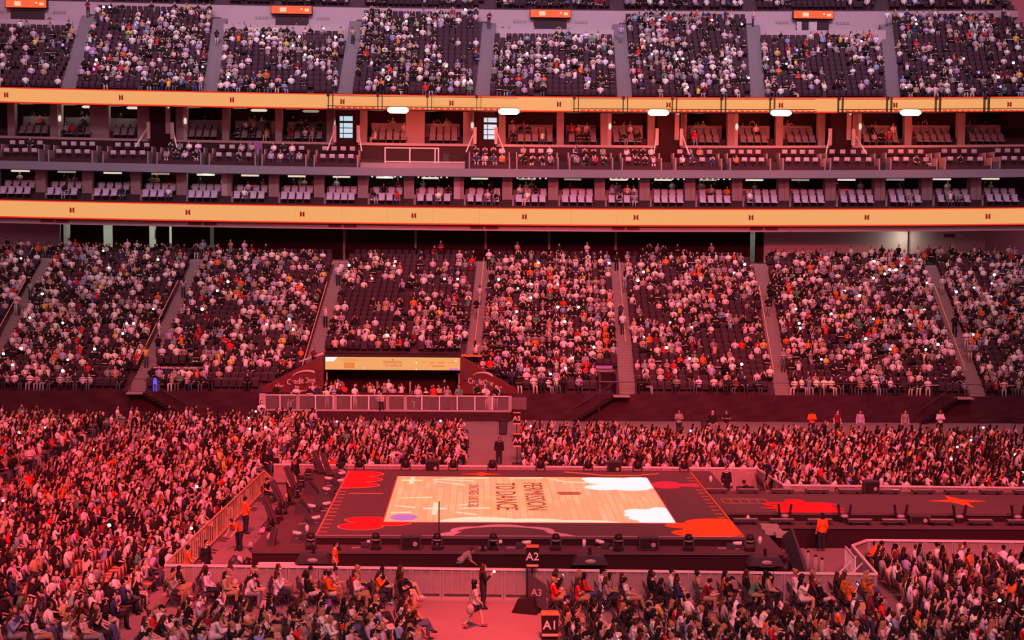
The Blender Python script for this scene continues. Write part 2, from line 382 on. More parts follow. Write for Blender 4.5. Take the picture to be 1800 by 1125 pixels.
for n, (xa, xb, r0, r1) in enumerate(HOLES):
    y1 = BY0+BDEP*r1; y0 = BY0+BDEP*r0; zb = BZ0+BRIS*r0; zt = BZ0+BRIS*r1
    r = struct(empty('doorway', (0, 0, 0)), 'dark exit cut into the lower stand, %s of two from left' % ('second', 'first')[n])
    MB().box(xa, xb, y1-.06, y1-.01, -.1, zt).build('opening_shade', M_BLACK, r)  # black backing and dark side walls paint the exit's shade
    MB().box(xa-.1, xb+.1, y1-.12, y1, zt, zt+.18).build('lintel', M_STEP, r)
    for q in (xa, xb): MB().box(q-.08, q+.08, y0, y1, zb-.9, zt+.1).build('side_wall', M_TREAD, r)
    MB().box(xa, xb, y0, y1, zb-.2, zb-.05).build('threshold', M_TREAD, r)
    MB().bar((xa, y0-.05, zb+.95), (xb, y0-.05, zb+.95), .05).build('gate_rail', M_ALU, r)
# stepped aisles
step_me = MB().box(-.62,.62,0,BDEP*.5,-.30,0).mesh('step', M_STEP)
ustep_me = MB().box(-.66,.66,0,UDEP*.5,-.45,0).mesh('step', M_USTEP)
for n, a in enumerate(BAIS):
    r = struct(empty('aisle_stairs', (0,0,0)), 'pale stepped aisle climbing the lower stand, %s from left' % ordw(n+1))
    for i in range(BROW):
        if inset(i) and inset(i)[0]-.7 < bx(a, i) < inset(i)[1]+.7: continue
        for h in (0, 1):
            place('step', step_me, r, (bx(a, i), BY0+BDEP*(i+.5*h)-.03, BZ0+BRIS*(i+.5*h)+.04))
    if n in (3, 4):
        MB().bar((bx(a, 8)+.05, BY0+BDEP*8, BZ0+BRIS*8+.75), (bx(a, 26)+.05, BY0+BDEP*26, BZ0+BRIS*26+.75), .04).build('handrail', M_WOODY, r)
    else:
        MB().bar((bx(a, 3)-.6, BY0+BDEP*3, BZ0+BRIS*3+.75), (bx(a, 20)-.6, BY0+BDEP*20, BZ0+BRIS*20+.75), .05).build('handrail', M_WOODY, r)
for n, a in enumerate(UAIS):
    r = struct(empty('aisle_stairs', (0,0,0)), 'grey stepped aisle climbing the upper deck, %s from left' % ordw(n+1))
    for i in range(UROW-1):
        for h in (0, 1):
            x = ux(a, i); place('step', ustep_me, r, (x, UY0+UDEP*(i+.5*h)-.03, UZ0+URIS*(i+.5*h)+.06+lift(x)))
# upper deck walls, exits and boards
edges = [XL]+[ux(a, 16) for a in UAIS]+[XR]
BOARDX = {0: -44.0, 2: -18.4, 4: 6.8, 6: 32.6}
wm = MB()
strip(wm, xr(XL, XR), 146.55, 146.9, 31.4, 35.15)
struct(wm.build('wall_upper', M_FASCIA), 'pale cross wall behind the upper deck')
for k in range(8):
    x0, x1 = edges[k]+.8, edges[k+1]-.8
    if ushort(k):
        m = MB(); strip(m, xr(x0, x1), 141.95, 142.2, 30.6, 32.75)
        struct(m.build('wall_parapet', M_FASCIA), 'pale parapet wall in front of an upper deck exit')
        m = MB(); strip(m, xr(edges[k]+.1, edges[k+1]-.1), 142.2, 146.6, 31.2, 31.5); struct(m.build('landing', M_CONC), 'walkway landing behind a parapet')
        bxx = BOARDX[k]; l = lift(bxx)
        d = MB().box(bxx-1.6, bxx+1.6, 146.3, 146.56, 31.5+l, 34.2+l).build('doorway', M_DARK); struct(d, 'dark exit opening under an orange board')  # solid dark slab paints the shade of the exit opening
        if k == 6:
            MB().box(bxx-.4, bxx+.4, 146.2, 146.32, 31.5+l, 34.1+l).build('painted_gap_light', M_WALLP, d); MB().box(bxx-1.6, bxx-1.1, 146.2, 146.32, 31.5+l, 34.1+l).build('painted_gap_light', M_WALLP, d)  # pale slabs paint light showing through the exit
        b = empty('exit_board', (bxx, 145.9, 34.35+l)); tag(b, 'glowing orange exit board on the upper deck wall, %s of four from left' % ordw(k//2+1), 'sign')
        MB().box(-2.0, 2.0, 0, .62, 0, .8).build('case', M_GEAR, b); MB().box(-1.95, 1.95, -.03, 0, .04, .76).build('screen', M_SIGN, b)
        for (u0, u1, w0, w1) in ((-1.1,-.5,.2,.6), (.9,1.1,.4,.55), (1.3,1.7,.25,.5)): MB().box(u0, u1, -.05, -.03, w0, w1).build('bright_symbol', M_SIGNW, b)
        for q in (-1, 1):
            m = MB()
            for j in range(4): m.box(bxx+q*3.0-.6+j*.34, bxx+q*3.0-.36+j*.34, 146.5, 146.56, 33.9+l, 34.15+l)
            o = m.build('section_lettering', M_CONC); struct(o, 'dark worn section lettering on pale wall')
        for x in np.arange(x0+.5, x1-.5, .6):
            if random.random() < .55: crowd_person(float(x), 144.0+random.random()*1.5, 31.5+l, -PI/2, stand=random.random() < .4)
    else:
        lab = {1: '410', 3: '412', 5: '414'}.get(k)
        if lab:
            xc = {1: -29.2, 3: -5.4, 5: 19.8}[k]
            t = text_mesh('section_number', lab, 1.0, .03, M_LETTERP); o = place('section_number', t, None, (xc, 146.5, 34.6+lift(xc))); o.rotation_euler = (PI/2, 0, 0)
            struct(o, 'painted section number %s on pale upper wall' % lab)
        else:
            if k == 7:
                o = MB().box(43.0, 48.6, 146.45, 146.55, 34.75+lift(46), 35.1+lift(46)).build('wall_banner', M_WALLP); tag(o, 'long faded white banner strip on the upper right wall', 'banner')
# ------------------------------------------------------------------ club levels
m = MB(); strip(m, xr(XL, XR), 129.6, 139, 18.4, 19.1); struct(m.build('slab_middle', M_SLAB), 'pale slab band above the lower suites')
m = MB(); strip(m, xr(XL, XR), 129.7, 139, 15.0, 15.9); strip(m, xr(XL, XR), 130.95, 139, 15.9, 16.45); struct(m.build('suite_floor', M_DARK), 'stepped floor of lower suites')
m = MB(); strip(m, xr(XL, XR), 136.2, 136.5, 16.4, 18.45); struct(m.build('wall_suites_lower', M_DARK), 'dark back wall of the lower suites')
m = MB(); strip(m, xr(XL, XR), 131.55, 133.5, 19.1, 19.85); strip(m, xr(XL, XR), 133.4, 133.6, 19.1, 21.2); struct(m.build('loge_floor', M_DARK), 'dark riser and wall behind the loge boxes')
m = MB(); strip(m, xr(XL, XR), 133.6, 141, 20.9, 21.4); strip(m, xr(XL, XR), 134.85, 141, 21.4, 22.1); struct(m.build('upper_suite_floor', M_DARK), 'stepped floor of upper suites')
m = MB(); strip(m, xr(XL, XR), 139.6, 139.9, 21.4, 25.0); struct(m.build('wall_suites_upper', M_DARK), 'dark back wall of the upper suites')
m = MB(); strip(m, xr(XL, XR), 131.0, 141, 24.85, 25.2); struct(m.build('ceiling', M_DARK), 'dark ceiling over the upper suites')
GAPS = [(-29.4,-27.4), (-12.9,-10.9), (-.4,1.4), (15.9,18.0), (31.5,33.5)]
x = XL; n = 0
for g in GAPS+[(XR, XR)]:
    m = MB(); strip(m, xr(x, g[0]), 133.3, 133.62, 21.2, 21.42); n += 1
    struct(m.build('trim_%d' % n, M_FASCIA), 'pale floor edge of upper suites, %s run from left' % ordw(n)); x = g[1]
for n, g in enumerate(GAPS):
    r = struct(empty('suite_stairwell', (0,0,0)), 'dark stair recess between upper suites, %s from left' % ordw(n+1)); xm = (g[0]+g[1])/2; l = lift(xm)
    MB().box(g[0], g[1], 133.2, 133.3, 19.2+l, 24.8+l).build('recess', M_BLACK, r)  # flat black sheet paints the shade of the open stairwell
    for q, s in ((g[0]-.05, 1), (g[1]+.05, -1)):
        MB().bar((q, 133.1, 22.6+l), (q-s*.75*(.6 if n % 2 else 1), 131.2, 20.6+l), .08).build('handrail', M_ALU, r)
        MB().box(q-.14, q+.14, 132.9, 133.2, 21.4+l, 22.9+l).build('post', M_WALLP, r)
    if n in (0, 3, 4):
        MB().box(g[1]-.55, g[1]-.15, 133.05, 133.2, 21.9+l, 24.4+l).build('lit_door_edge', M_COLM, r)
        MB().bar((g[1]-.9, 133.0, 24.75+l), (g[1]-.2, 133.0, 24.2+l), .16).build('lamp_tube', M_CEIL, r)
for n, (xa, xb) in enumerate(((-12.5, -11.35), (.35, 1.5))):
    o = struct(empty('window_%d' % (n+1), (0,0,0)), 'bright blue daylight window between upper suites, %s of two' % ordw(n+1))
    for (z0, z1) in ((23.35, 23.75), (22.75, 23.15), (22.28, 22.68), (21.85, 22.2)):
        MB().box(xa, xb, 133.08, 133.16, z0, z1).build('pane', M_WIN, o)
    MB().box(xa-.08, xa, 133.02, 133.16, 21.75, 23.85).box(xb, xb+.08, 133.02, 133.16, 21.75, 23.85).box(xa+.3, xa+.36, 133.02, 133.08, 21.75, 23.85).build('frame', M_BLACK, o)

# ribbon screens
def logo(mb, x, y, zc, h, wd):
    for s in (-1, 1):
        mb.prism([(x+s*wd*.08, zc-h*.36), (x+s*wd*.5, zc-h*.5), (x+s*wd*.5, zc+h*.5), (x+s*wd*.08, zc+h*.30)], 'y', y-.04, y)
def ribbon(name, label, Y, z0, z1, logos, wd):
    r = empty(name, (0, Y, z0)); tag(r, label, 'screen')
    def pt(nm, mb, mt): o = mb.build(nm, mt, r); o.location = (0, -Y, -z0); return o
    m = MB(); strip(m, xr(XL, XR), Y+.05, Y+.5, z0-.08, z1+.08); pt('case', m, M_GEAR)
    k = 0
    for a in np.arange(XL, XR-.1, 4.0):
        m = MB(); strip(m, xr(a, min(a+3.99, XR)), Y, Y+.06, z0+.05, z1-.05); pt('panel', m, M_RIB); k += 1
    m = MB(); strip(m, xr(XL, XR), Y-.02, Y+.05, z0-.06, z0+.06); strip(m, xr(XL, XR), Y-.02, Y+.05, z1-.05, z1+.05); pt('edge_line', m, M_RIBEDGE)  # glowing strips paint the red bloom along the screen's edges
    for x in logos:
        m = MB(); logo(m, x, Y-.005, (z0+z1)/2+lift(x), .50, wd); pt('logo', m, M_LOGO)
    return r
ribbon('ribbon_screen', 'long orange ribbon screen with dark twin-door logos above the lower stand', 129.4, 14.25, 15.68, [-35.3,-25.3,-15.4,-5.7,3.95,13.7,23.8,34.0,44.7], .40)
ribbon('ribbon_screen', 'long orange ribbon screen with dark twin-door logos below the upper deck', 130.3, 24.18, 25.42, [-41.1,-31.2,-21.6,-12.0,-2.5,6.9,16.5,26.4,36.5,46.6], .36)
# dark lighting truss, drawn as rails and uprights fixed before the upper ribbon
r = empty('lighting_truss', (-13, 129.9, 24.0)); tag(r, 'black lighting truss with paired uprights crossing the upper ribbon screen', 'rail')
def rp(nm, mb, mt): o = mb.build(nm, mt, r); o.location = (13, -129.9, -24.0); return o
SEGS = [(-13.3, 3.3), (8.1, 29.3), (31.3, 52.0)]
for a, b in SEGS:
    m = MB(); strip(m, xr(a, b), 129.8, 129.9, 24.36, 24.42); rp('lower_rail', m, M_GEAR)
    m = MB(); strip(m, xr(a, b), 129.8, 129.9, 25.25, 25.29); rp('upper_rail', m, M_GEAR)
    m = MB(); strip(m, xr(a, b), 129.8, 129.9, 24.08, 24.15); rp('bottom_rail', m, M_GEAR)
    x = a+.1; q = 0
    while x < b:
        l = lift(x)
        for dx in (0, .38):
            rp('upright', MB().box(x+dx-.025, x+dx+.025, 129.78, 130.3, 24.1+l, 25.45+l), M_GEAR)
        rp('clamp', MB().box(x-.12, x+.12, 129.7, 129.95, 25.2+l, 25.5+l), M_GEAR)
        for t in np.arange(x+.6, min(x+4.0, b), .52):
            rp('red_marker', MB().box(float(t), float(t)+.34, 129.78, 129.86, 24.2+l, 24.32+l), M_RIBEDGE)
        x += 4.3
LAMPX = [-7.1, 2.5, 15.5, 26.2, 37.55]
for n, x in enumerate(LAMPX):
    l = lift(x); o = empty('flood_lamp', (x, 129.2, 24.05+l)); tag(o, 'blazing white floodlight under the upper ribbon screen, %s of five from left' % ordw(n+1), 'lamp')
    MB().tube([(-.90,0,0), (-.68,0,0), (.68,0,0), (.90,0,0)], [.10,.26,.26,.10], 14, side=(0,0,1)).build('glass', M_FLOOD, o, smooth=True)
    MB().box(-.5, .5, .2, .66, .14, .34).build('bracket', M_GEAR, o)
    lp = lamp('flood_halo_fill', 'POINT', (x, 128.2, 23.6+l), (x, 128, 0), 1500, (1.0, .10, .05), shadow_soft_size=.5)  # red point lamp added to suggest the floodlight's halo
# ------------------------------------------------------------------ suite furniture
def chair_mesh(wd, seat_h, back_h, M_SUITE=M_SUITE):
    s = MB().box(-wd/2, wd/2, -.26, .22, seat_h-.12, seat_h).mesh('seat', M_SUITE)
    mbk = MB(); mbk.prism([(.16, seat_h-.1), (.26, seat_h-.1), (.36, back_h), (.29, back_h+.03), (.26, back_h)], 'x', -wd/2, wd/2); b = mbk.mesh('backrest', M_SUITE)
    arms = []
    for q in (-1, 1): arms.append(MB().prism([(-.2, seat_h+.12), (-.2, seat_h+.18), (.26, seat_h+.18), (.26, seat_h+.12), (.2, seat_h+.12), (.2, 0), (.1, 0), (.1, seat_h+.12)], 'x', q*(wd/2+.03)-.025, q*(wd/2+.03)+.025).mesh('arm', M_GEAR2))
    return (s, b, *arms)
CH1 = chair_mesh(.53, .48, 1.0); CH2 = chair_mesh(.50, .46, .98, M_USEAT)
lm = MB(); lm.box(-.23, .23, .1, .2, .62, .98); lm.box(-.2, .2, .05, .12, .68, .94)
L_BACK = lm.mesh('headrest', M_LOGE); L_SEAT = MB().box(-.26, .26, -.25, .2, .40, .50).box(-.22, .22, .14, .2, .5, .64).mesh('seat', M_BLACK); L_BASE = MB().tube([(0,0,0), (0,0,.03), (0,0,.05), (0,0,.41)], [.22,.22,.04,.04], 8).mesh('base', M_GEAR)
def suite_chair(nm, ms, x, y, z, label, group):
    r = empty(nm, (x, y, z)); tag(r, label, 'chair', group)
    for me in ms: place(me.name.split('.')[0], me, r)
    return r
S1 = [-42.6,-38.52,-34.46,-30.24,-26.22,-22.29,-18.15,-14.16,-10.31,-6.26,-1.85,2.42,6.49,10.61,14.59,18.63,22.82,26.97,31.13,35.54,39.76,44.14,48.4]
LIT1 = {4, 9}
for n in range(len(S1)-1):
    xa, xb = S1[n], S1[n+1]; l = lift(xa); l2 = lift((xa+xb)/2)
    c = struct(empty('column', (xa, 131.2, 15.9+l)), 'pale column between lower suites, %s from left' % ordw(n+1))
    MB().box(-.42, .12, 0, 1.2, 0, 2.55).build('shaft', M_WALLP if n in (5, 10) else M_COLM, c); MB().box(.12, .48, -.1, .6, 0, 2.55).build('red_lit_fin', M_COLM, c); MB().box(.48, .64, -.3, .3, 0, .95).build('plinth', M_CONC, c)
    for rrow in (0, 1):
        for q in range(4):
            x = xa+.70+(xb-xa-1.30)/4*(q+.5)+(.12 if rrow else -.0)
            suite_chair('suite_chair', CH1, x, 130.35+rrow*1.0, 15.9+.55*rrow+l2, 'pale grey suite armchair, %s row, %s seat, %s lower suite from left' % (('front', 'back')[rrow], ordw(q+1), ordw(n+1)), 'armchairs of the lower suites')
            if random.random() < (.12 if n not in (8, 10, 11, 13) else .5): crowd_person(x, 130.3+rrow*1.0, 15.9+.55*rrow+l2, -PI/2)
    o = MB().box(xa+.6, xb-.6, 132.15, 132.5, 17.3+l2, 17.38+l2).box(xa+.6, xb-.6, 132.2, 132.25, 16.45+l2, 17.3+l2).build('drink_counter', M_COLM); tag(o, 'narrow pale drink counter behind seats of the %s lower suite from left' % ordw(n+1), 'counter')
    o = MB().box(xa+1.1, xa+2.6, 132.6, 133.1, 18.25+l2, 18.4+l2).build('ceiling_light', M_CEIL if n in (0, 2, 4, 5, 9, 13, 14, 16, 18) or random.random() < .4 else M_CEILD); tag(o, 'flat white ceiling light in the %s lower suite from left' % ordw(n+1), 'lamp')
    if n in (8, 9, 11, 13, 14, 15):
        for q in range(6):
            o = MB().blob((xa+.9+q*.5, 130.4, 18.33+l2), (.09,.09,.07), 8, 5).build('downlight', M_CEIL); tag(o, 'small white downlight, %s in row over the %s lower suite from left' % (ordw(q+1), ordw(n+1)), 'lamp')
    if n in (0, 1, 3, 5, 6, 11, 12, 13, 15, 16, 17, 18):
        w_ = random.uniform(.7, 1.6); x = xa+1.2+random.random()*.8
        o = MB().box(x, x+w_, 135.9, 136.1, 16.9+l2, 17.55+l2).build('bar_screen', M_REDGLOW); tag(o, 'red glowing bar screen inside the %s lower suite from left' % ordw(n+1), 'screen')
    for q in range(random.randint(1, 4)): crowd_person(xa+.9+random.random()*2.6, 132.9+random.random()*1.5, 16.45+l2, -PI/2, stand=True)
# interior lamps of the brightest suites
for x in (-24.2, -8.3): lamp('suite_lamp', 'POINT', (x, 132.3, 18.1), (x, 132, 0), 30, (1, .86, .7), shadow_soft_size=.3)
LOGE = [(-41.95,-38.24), (-37.4,-33.64), (-32.7,-28.83), (-28.04,-24.26), (-23.52,-19.54), (-18.94,-15.15), (-14.41,-10.66), (-.91,2.6), (3.25,6.86), (7.87,11.64), (12.49,15.92), (17.18,21.21), (21.97,25.5), (26.62,30.31), (30.81,35.12), (36.13,40.2), (40.96,45.02), (45.79,49.8)]
FULL = {3: .9, 5: .9, 4: .3, 7: .8, 8: .7, 9: .8, 10: .8, 11: .7}
for n, (xa, xb) in enumerate(LOGE):
    l = lift((xa+xb)/2); p = (xb-xa-.5)/4
    r = empty('loge_box', (xa, 129.8, 19.1+l)); tag(r, 'dark loge box with two rows of chairs, %s from left' % ordw(n+1), 'seating box')
    def lp_(nm, mb, mt): o = mb.build(nm, mt, r); return o
    W = xb-xa
    lp_('front_counter', MB().box(.1, W-.1, .0, .35, .0, .34), M_COUNTER); lp_('rear_counter', MB().box(.1, W-.1, 1.72, 1.8, .72, 1.16), M_COUNTER)
    for q in (0, W): lp_('partition', MB().box(q-.05, q+.05, .05, 2.9, 0, 1.05).box(q-.05, q+.05, 1.7, 3.4, 1.05, 1.55), M_COLM)
    for rrow in (0, 1):
        for q in range(4):
            x = xa+.25+p*(q+.5)
            suite_chair('loge_chair', (L_SEAT, L_BACK, L_BASE), x, (130.65, 132.35)[rrow], (19.1, 19.85)[rrow]+l+.18, 'dark loge chair with pale headrest, %s row, %s seat, %s box from left' % (('front', 'rear')[rrow], ordw(q+1), ordw(n+1)), 'chairs of the loge boxes')
            if random.random() < FULL.get(n, .12): crowd_person(x, (130.6, 132.3)[rrow], (19.1, 19.85)[rrow]+l, -PI/2)
# raised camera platform in the loge gap
r = empty('camera_platform', (-9.5, 130.0, 19.1)); tag(r, 'grey railed camera platform between loge boxes above slab band', 'platform')
MB().box(-.9, 8.2, -.2, 1.3, 0, .45).build('deck', M_CONC, r)
MB().bar((1.2,-.1,1.75), (5.9,-.1,1.75), .09).build('top_rail', M_ALU, r); MB().bar((1.2,-.1,.55), (8.2,-.1,.55), .08).build('bottom_rail', M_ALU, r)
for x in (1.25, 3.4, 5.6, 5.9): MB().box(x-.05, x+.05, -.15, -.05, .3, 1.8).build('post', M_ALU, r)
MB().box(6.3, 6.8, .4, .8, .45, 1.3).bar((6.5,.3,1.25), (7.4,-.1,1.05), .06).build('camera_stand', M_GEAR2, r)
# upper suites
UC = [-42.0,-38.21,-34.15,-29.9,-27.0,-22.85,-18.11,-13.5,-10.5,-5.83,-1.2,2.0,7.27,11.24,15.5,18.4,22.75,27.16,31.0,34.0,38.9,43.78,48.5]
SKIPB = {3, 7, 10, 14, 18}
nb = 0
for n in range(len(UC)-1):
    xa, xb = UC[n], UC[n+1]; l = lift((xa+xb)/2)
    wd = .85 if n in (3, 9, 2) else .32
    c = struct(empty('column', (xa, 134.4, 21.4+l)), 'column between upper suites, %s from left' % ordw(n+1)); MB().box(-wd, wd, 0, .8, 0, 3.5).build('shaft', M_COLM, c)
    if n % 3 == 1:
        MB().box(wd, wd+.35, .2, .8, 0, 3.5).build('painted_lit_side', M_WALLP, c)  # light on the column's flank painted as a paler slab
        MB().blob((wd+.2, .05, 1.75), (.14,.1,.3), 6, 5).build('wall_lamp', M_CEIL, c)
    if n in SKIPB or xb-xa < 2.5: continue
    nb += 1; k = int((xb-xa-wd-.35-.45)/.66)
    for rrow in (0, 1):
        for q in range(k):
            x = xa+wd+.35+(.36 if n % 3 != 1 else .44)+q*.655
            suite_chair('lounge_chair', CH2, x, 134.25+rrow*1.0, 21.4+.7*rrow+l, 'grey upholstered lounge chair, %s row, %s seat, %s upper suite from left' % (('front', 'back')[rrow], ordw(q+1), ordw(nb)), 'lounge chairs of the upper suites')
            if random.random() < (.55 if n in (1, 5, 6, 11, 12, 13, 19) else .10): crowd_person(x, 134.2+rrow, 21.4+.7*rrow+l, -PI/2)
    o = MB().box(xa+.6, xb-.6, 136.0, 136.3, 22.1+l, 23.35+l).build('bar_counter', M_COLM); tag(o, 'long muted bar counter behind the %s upper suite from left' % ordw(nb), 'counter')
    for q in range(2 if n in (1, 2, 5, 6) else 1):
        x = xa+1.2+q*1.4
        o = MB().tube([(x-.75,135.0+q*2,24.5+l-.12*q), (x-.6,135.0+q*2,24.5+l-.12*q), (x+.6,135.0+q*2,24.5+l-.12*q), (x+.75,135.0+q*2,24.5+l-.12*q)], [(.1,.05),(.17,.12),(.17,.12),(.1,.05)], 8, side=(0,1,0)).build('ceiling_light', M_CEIL if n in (0, 1, 2, 5) or q == 0 and random.random() < .35 else M_CEILD)
        tag(o, 'rounded %s ceiling light in the %s upper suite from left' % (('front', 'rear')[q], ordw(nb)), 'lamp')
    for q in range(random.randint(1, 4)): crowd_person(xa+.9+random.random()*2.2, 136.8+random.random(), 22.1+l, -PI/2, stand=True)
for x in (-40, -36.2, -32.2): lamp('suite_lamp', 'POINT', (x, 134.6, 24.2), (x, 132, 0), 18, (1, .86, .7), shadow_soft_size=.3)
o = MB().box(-20.7, -19.4, 133.2, 133.28, 20.25, 21.35).build('violet_banner', M_VIOLCLOTH); tag(o, 'violet banner hung from the upper suite edge over the loge boxes', 'banner')
# ------------------------------------------------------------------ concourse behind the lower stand
m = MB(); strip(m, xr(XL, XR), 129.9, 130.6, 13.7, 14.2); struct(m.build('fascia', M_FASCIA), 'pale fascia under the lower ribbon screen')
struct(MB().box(XL, XR, 130.2, 141, 10.2, 10.95).build('concourse_floor', M_CONC), 'concourse floor behind the lower stand')
m = MB(); strip(m, xr(XL, XR), 130.6, 141, 13.75, 14.2); struct(m.build('concourse_ceiling', M_CONC), 'concourse ceiling')
struct(MB().box(XL, XR, 139.5, 139.8, 10.9, 14.6).build('wall_concourse', M_CONCL), 'lit pale wall deep in the concourse')
for n, x in enumerate((-37.6,-24.8,-12.6,-.2,12.2,24.4)):
    for q in (0, 1):
        xx = x+q*1.32; o = struct(MB().box(xx-.56, xx+.56, 129.86, 129.92, 13.85+lift(xx), 14.12+lift(xx)).build('air_vent', M_SPONSOR), 'dark air vent in the pale fascia')
dr = [(-37.7,-37.5), (-36.85,-33.9), (-33.05,-29.8), (-29.15,-28.0), (-27.75,-24.3), (-23.95,-12.4), (-11.9,-6.0), (-5.5,.5), (.7,6.2), (6.5,12.3), (12.5,24.7), (25.15,25.9)]
for n, (a, b) in enumerate(dr):
    mb = MB(); k = int((b-a)/.3)+1; vs = []
    for i in range(k+1):
        x = a+(b-a)*i/k; y = 134.4+.08*math.sin(i*1.9); vs += [(x,y,10.9),(x,y,14.3),(x,y+.1,10.9),(x,y+.1,14.3)]
    for i in range(k):
        q = 4*i; mb.f += [(q,q+4,q+5,q+1), (q+2,q+3,q+7,q+6)]; mb.mi += [0, 0]
    mb.v += vs; o = mb.build('blackout_drape', M_DRAPE); tag(o, 'black drape closing off the concourse, %s panel from left' % ordw(n+1), 'curtain')
for x in (-12.2, -5.75, .6, 6.35, 12.4): struct(MB().box(x-.1, x+.1, 134.2, 134.35, 12.0 if x != -12.2 else 10.9, 13.75).build('drape_post', M_COLM), 'thin pale post between black drapes')
struct(MB().box(XL, -37.7, 134.0, 134.3, 10.9, 14.4).build('wall_concourse_left', M_FASCIA), 'pink lit wall at the left end of concourse')
struct(MB().box(25.9, 39.0, 134.0, 134.3, 10.9, 14.4).build('wall_concourse_right', M_WALLP), 'broad pale wall right of the black drapes')
struct(MB().box(39.2, 46.0, 133.7, 134.3, 10.9, 14.4).build('wall_concourse_end', M_FASCIA), 'pink wall section with small signs')
for x0, x1, mt, lb in ((40.0, 41.4, M_FASCIA, 'small pale wall sign'), (42.2, 43.2, M_SPONSOR, 'dark red half of a small wall sign'), (43.2, 44.0, M_WALLP, 'pale half of a small wall sign')):
    tag(MB().box(x0, x1, 133.62, 133.7, 13.45, 13.75).build('wall_sign', mt), lb+' on the pink concourse wall', 'sign')
for x, e in ((-37.2, 90), (-33.4, 130), (-29.4, 150), (25.1, 60), (38.5, 190)): lamp('concourse_lamp', 'POINT', (x, 137.4 if x < 38 else 132.6, 13.3), (x, 130, 0), e*.45, (.92, 1.0, .82) if x < 38 else (1, .9, .65), shadow_soft_size=.2)
for x in (-37.3, -33.3):
    o = MB().box(x-.35, x+.35, 137.0, 137.5, 10.95, 12.3).box(x-.3, x+.3, 136.98, 137.0, 12.4, 12.9).build('snack_stand', M_COLM); tag(o, 'small lit snack stand seen through the %s drape gap' % ('first' if x < -35 else 'second'), 'stand')
o = MB().box(-29.75, -29.1, 136.5, 136.56, 12.6, 13.5).prism([(-29.7, 12.9), (-29.25, 12.9), (-29.4, 13.3)], 'y', 136.44, 136.5).build('poster', [M_WHITE]); tag(o, 'white poster lit behind third drape gap of the concourse', 'poster')

# ------------------------------------------------------------------ spectators and seats of the stands
def noise2(seed, nx, ny):
    g = np.random.default_rng(seed).random((ny+1, nx+1))
    def f(u, v):
        x = min(max(u, 0), .9999)*nx; y = min(max(v, 0), .9999)*ny; i, j = int(x), int(y); a, b = x-i, y-j
        return (g[j,i]*(1-a)+g[j,i+1]*a)*(1-b)+(g[j+1,i]*(1-a)+g[j+1,i+1]*a)*b
    return f
NB = noise2(5, 44, 13); NU = noise2(9, 40, 9)
n_single = 0
for i in range(BROW):
    y = BY0+BDEP*i+.42; z = BZ0+BRIS*i
    edges = [XL]+[bx(a, i) for a in BAIS]+[XR]
    for k in range(8):
        x = edges[k]+.85; q = 0
        while x < edges[k+1]-.8:
            q += 1; ins = inset(i)
            if (ins and ins[0]-.5 < x < ins[1]+.5) or any(h[0]-.3 < x < h[1]+.3 and h[2] <= i < h[3] for h in HOLES): x += .555; continue
            vis = -43-(.4) < x < 48
            dens = (.74, .80, .76, .62, .82, .74, .78, .80)[k]
            occ = NB((x-XL)/(XR-XL), i/BROW)*1.15+random.random()*.75 < dens*1.55-.02
            if occ and random.random() < .93:
                crowd_person(x, y-.02, z, -PI/2, legs=i < 2, stand=random.random() < .015)
            emp = not occ
            if i < 14 and emp and n_single < 300 and vis and (i < 3 or random.random() < .3):
                o = place('stadium_seat', seat_me, None, (x, y, z)); n_single += 1
                tag(o, 'empty dark seat, %s row, %s in %s lower stand section from left' % (ordw(i+1), ordw(q), ordw(k+1)), 'seat', 'empty dark seats of the lower stand')
            elif not (occ and i > 1): SEATS.add(SEATP, x, y, z, 0, [(.055,.028,.040)])
            elif random.random() < .6: SEATS.add(SEATP, x, y, z, 0, [(.055,.028,.040)])
            if vis and occ and random.random() < .034: PHONES.append((x+.1, y-.3, z+1.05, '%s row, %s seat, %s lower stand section' % (ordw(i+1), ordw(q), ordw(k+1))))
            x += .555
for i in range(UROW+6):
    y = UY0+UDEP*i+.42; z = UZ0+URIS*i
    if i >= UROW: y += .9; z += 1.0
    edges = [XL]+[ux(a, i) for a in UAIS]+[XR]
    for k in range(8):
        if i < UROW and ushort(k) and i >= 13: continue
        x = edges[k]+.9; q = 0
        while x < edges[k+1]-.85:
            l = lift(x); q += 1; occ = NU((x-XL)/(XR-XL), i/24)*.9+random.random()*.8 < .90
            if occ and random.random() < .9: crowd_person(x, y, z+l, -PI/2, legs=i == 0, stand=random.random() < .01)
            if not occ or random.random() < .5: SEATS.add(SEATP, x, y, z+l, 0, [(.055,.028,.040)])
            if -43 < x < 49 and occ and i < UROW and random.random() < .06: PHONES.append((x+.1, y-.35, z+l+1.1, '%s row, %s seat, %s upper deck section' % (ordw(i+1), ordw(q), ordw(k+1))))
            x += .56
# last row of chairs and standing people on the concourse edge
for x in np.arange(-22, 25, .62):
    x = float(x)
    if any(abs(x-bx(a, 26)) < 1.0 for a in BAIS): continue
    SEATS.add(SEATP, x, 131.7, 10.95, 0, [(.05,.030,.042)])
    if random.random() < .22: crowd_person(x, 131.1 if random.random() < .3 else 131.6, 10.95, -PI/2, stand=random.random() < .6)
for x in np.concatenate([np.arange(-43, -23, .6), np.arange(26, 50, .6)]):
    for q in (0, 1):
        if random.random() < .75: crowd_person(float(x), 131.3+q*.9, 10.95, -PI/2, stand=random.random() < (.35 if x > 38 else .12))
        SEATS.add(SEATP, float(x), 131.4+q*.9, 10.95, 0, [(.055,.028,.040)])
for n, a in enumerate(BAIS):                       # people on the aisles
    for q in range(4):
        i = random.randint(4, 25); crowd_person(bx(a, i)+random.uniform(-.3, .5), BY0+BDEP*i+.3, BZ0+BRIS*i+.05, random.choice((-PI/2, PI/2)), stand=True)
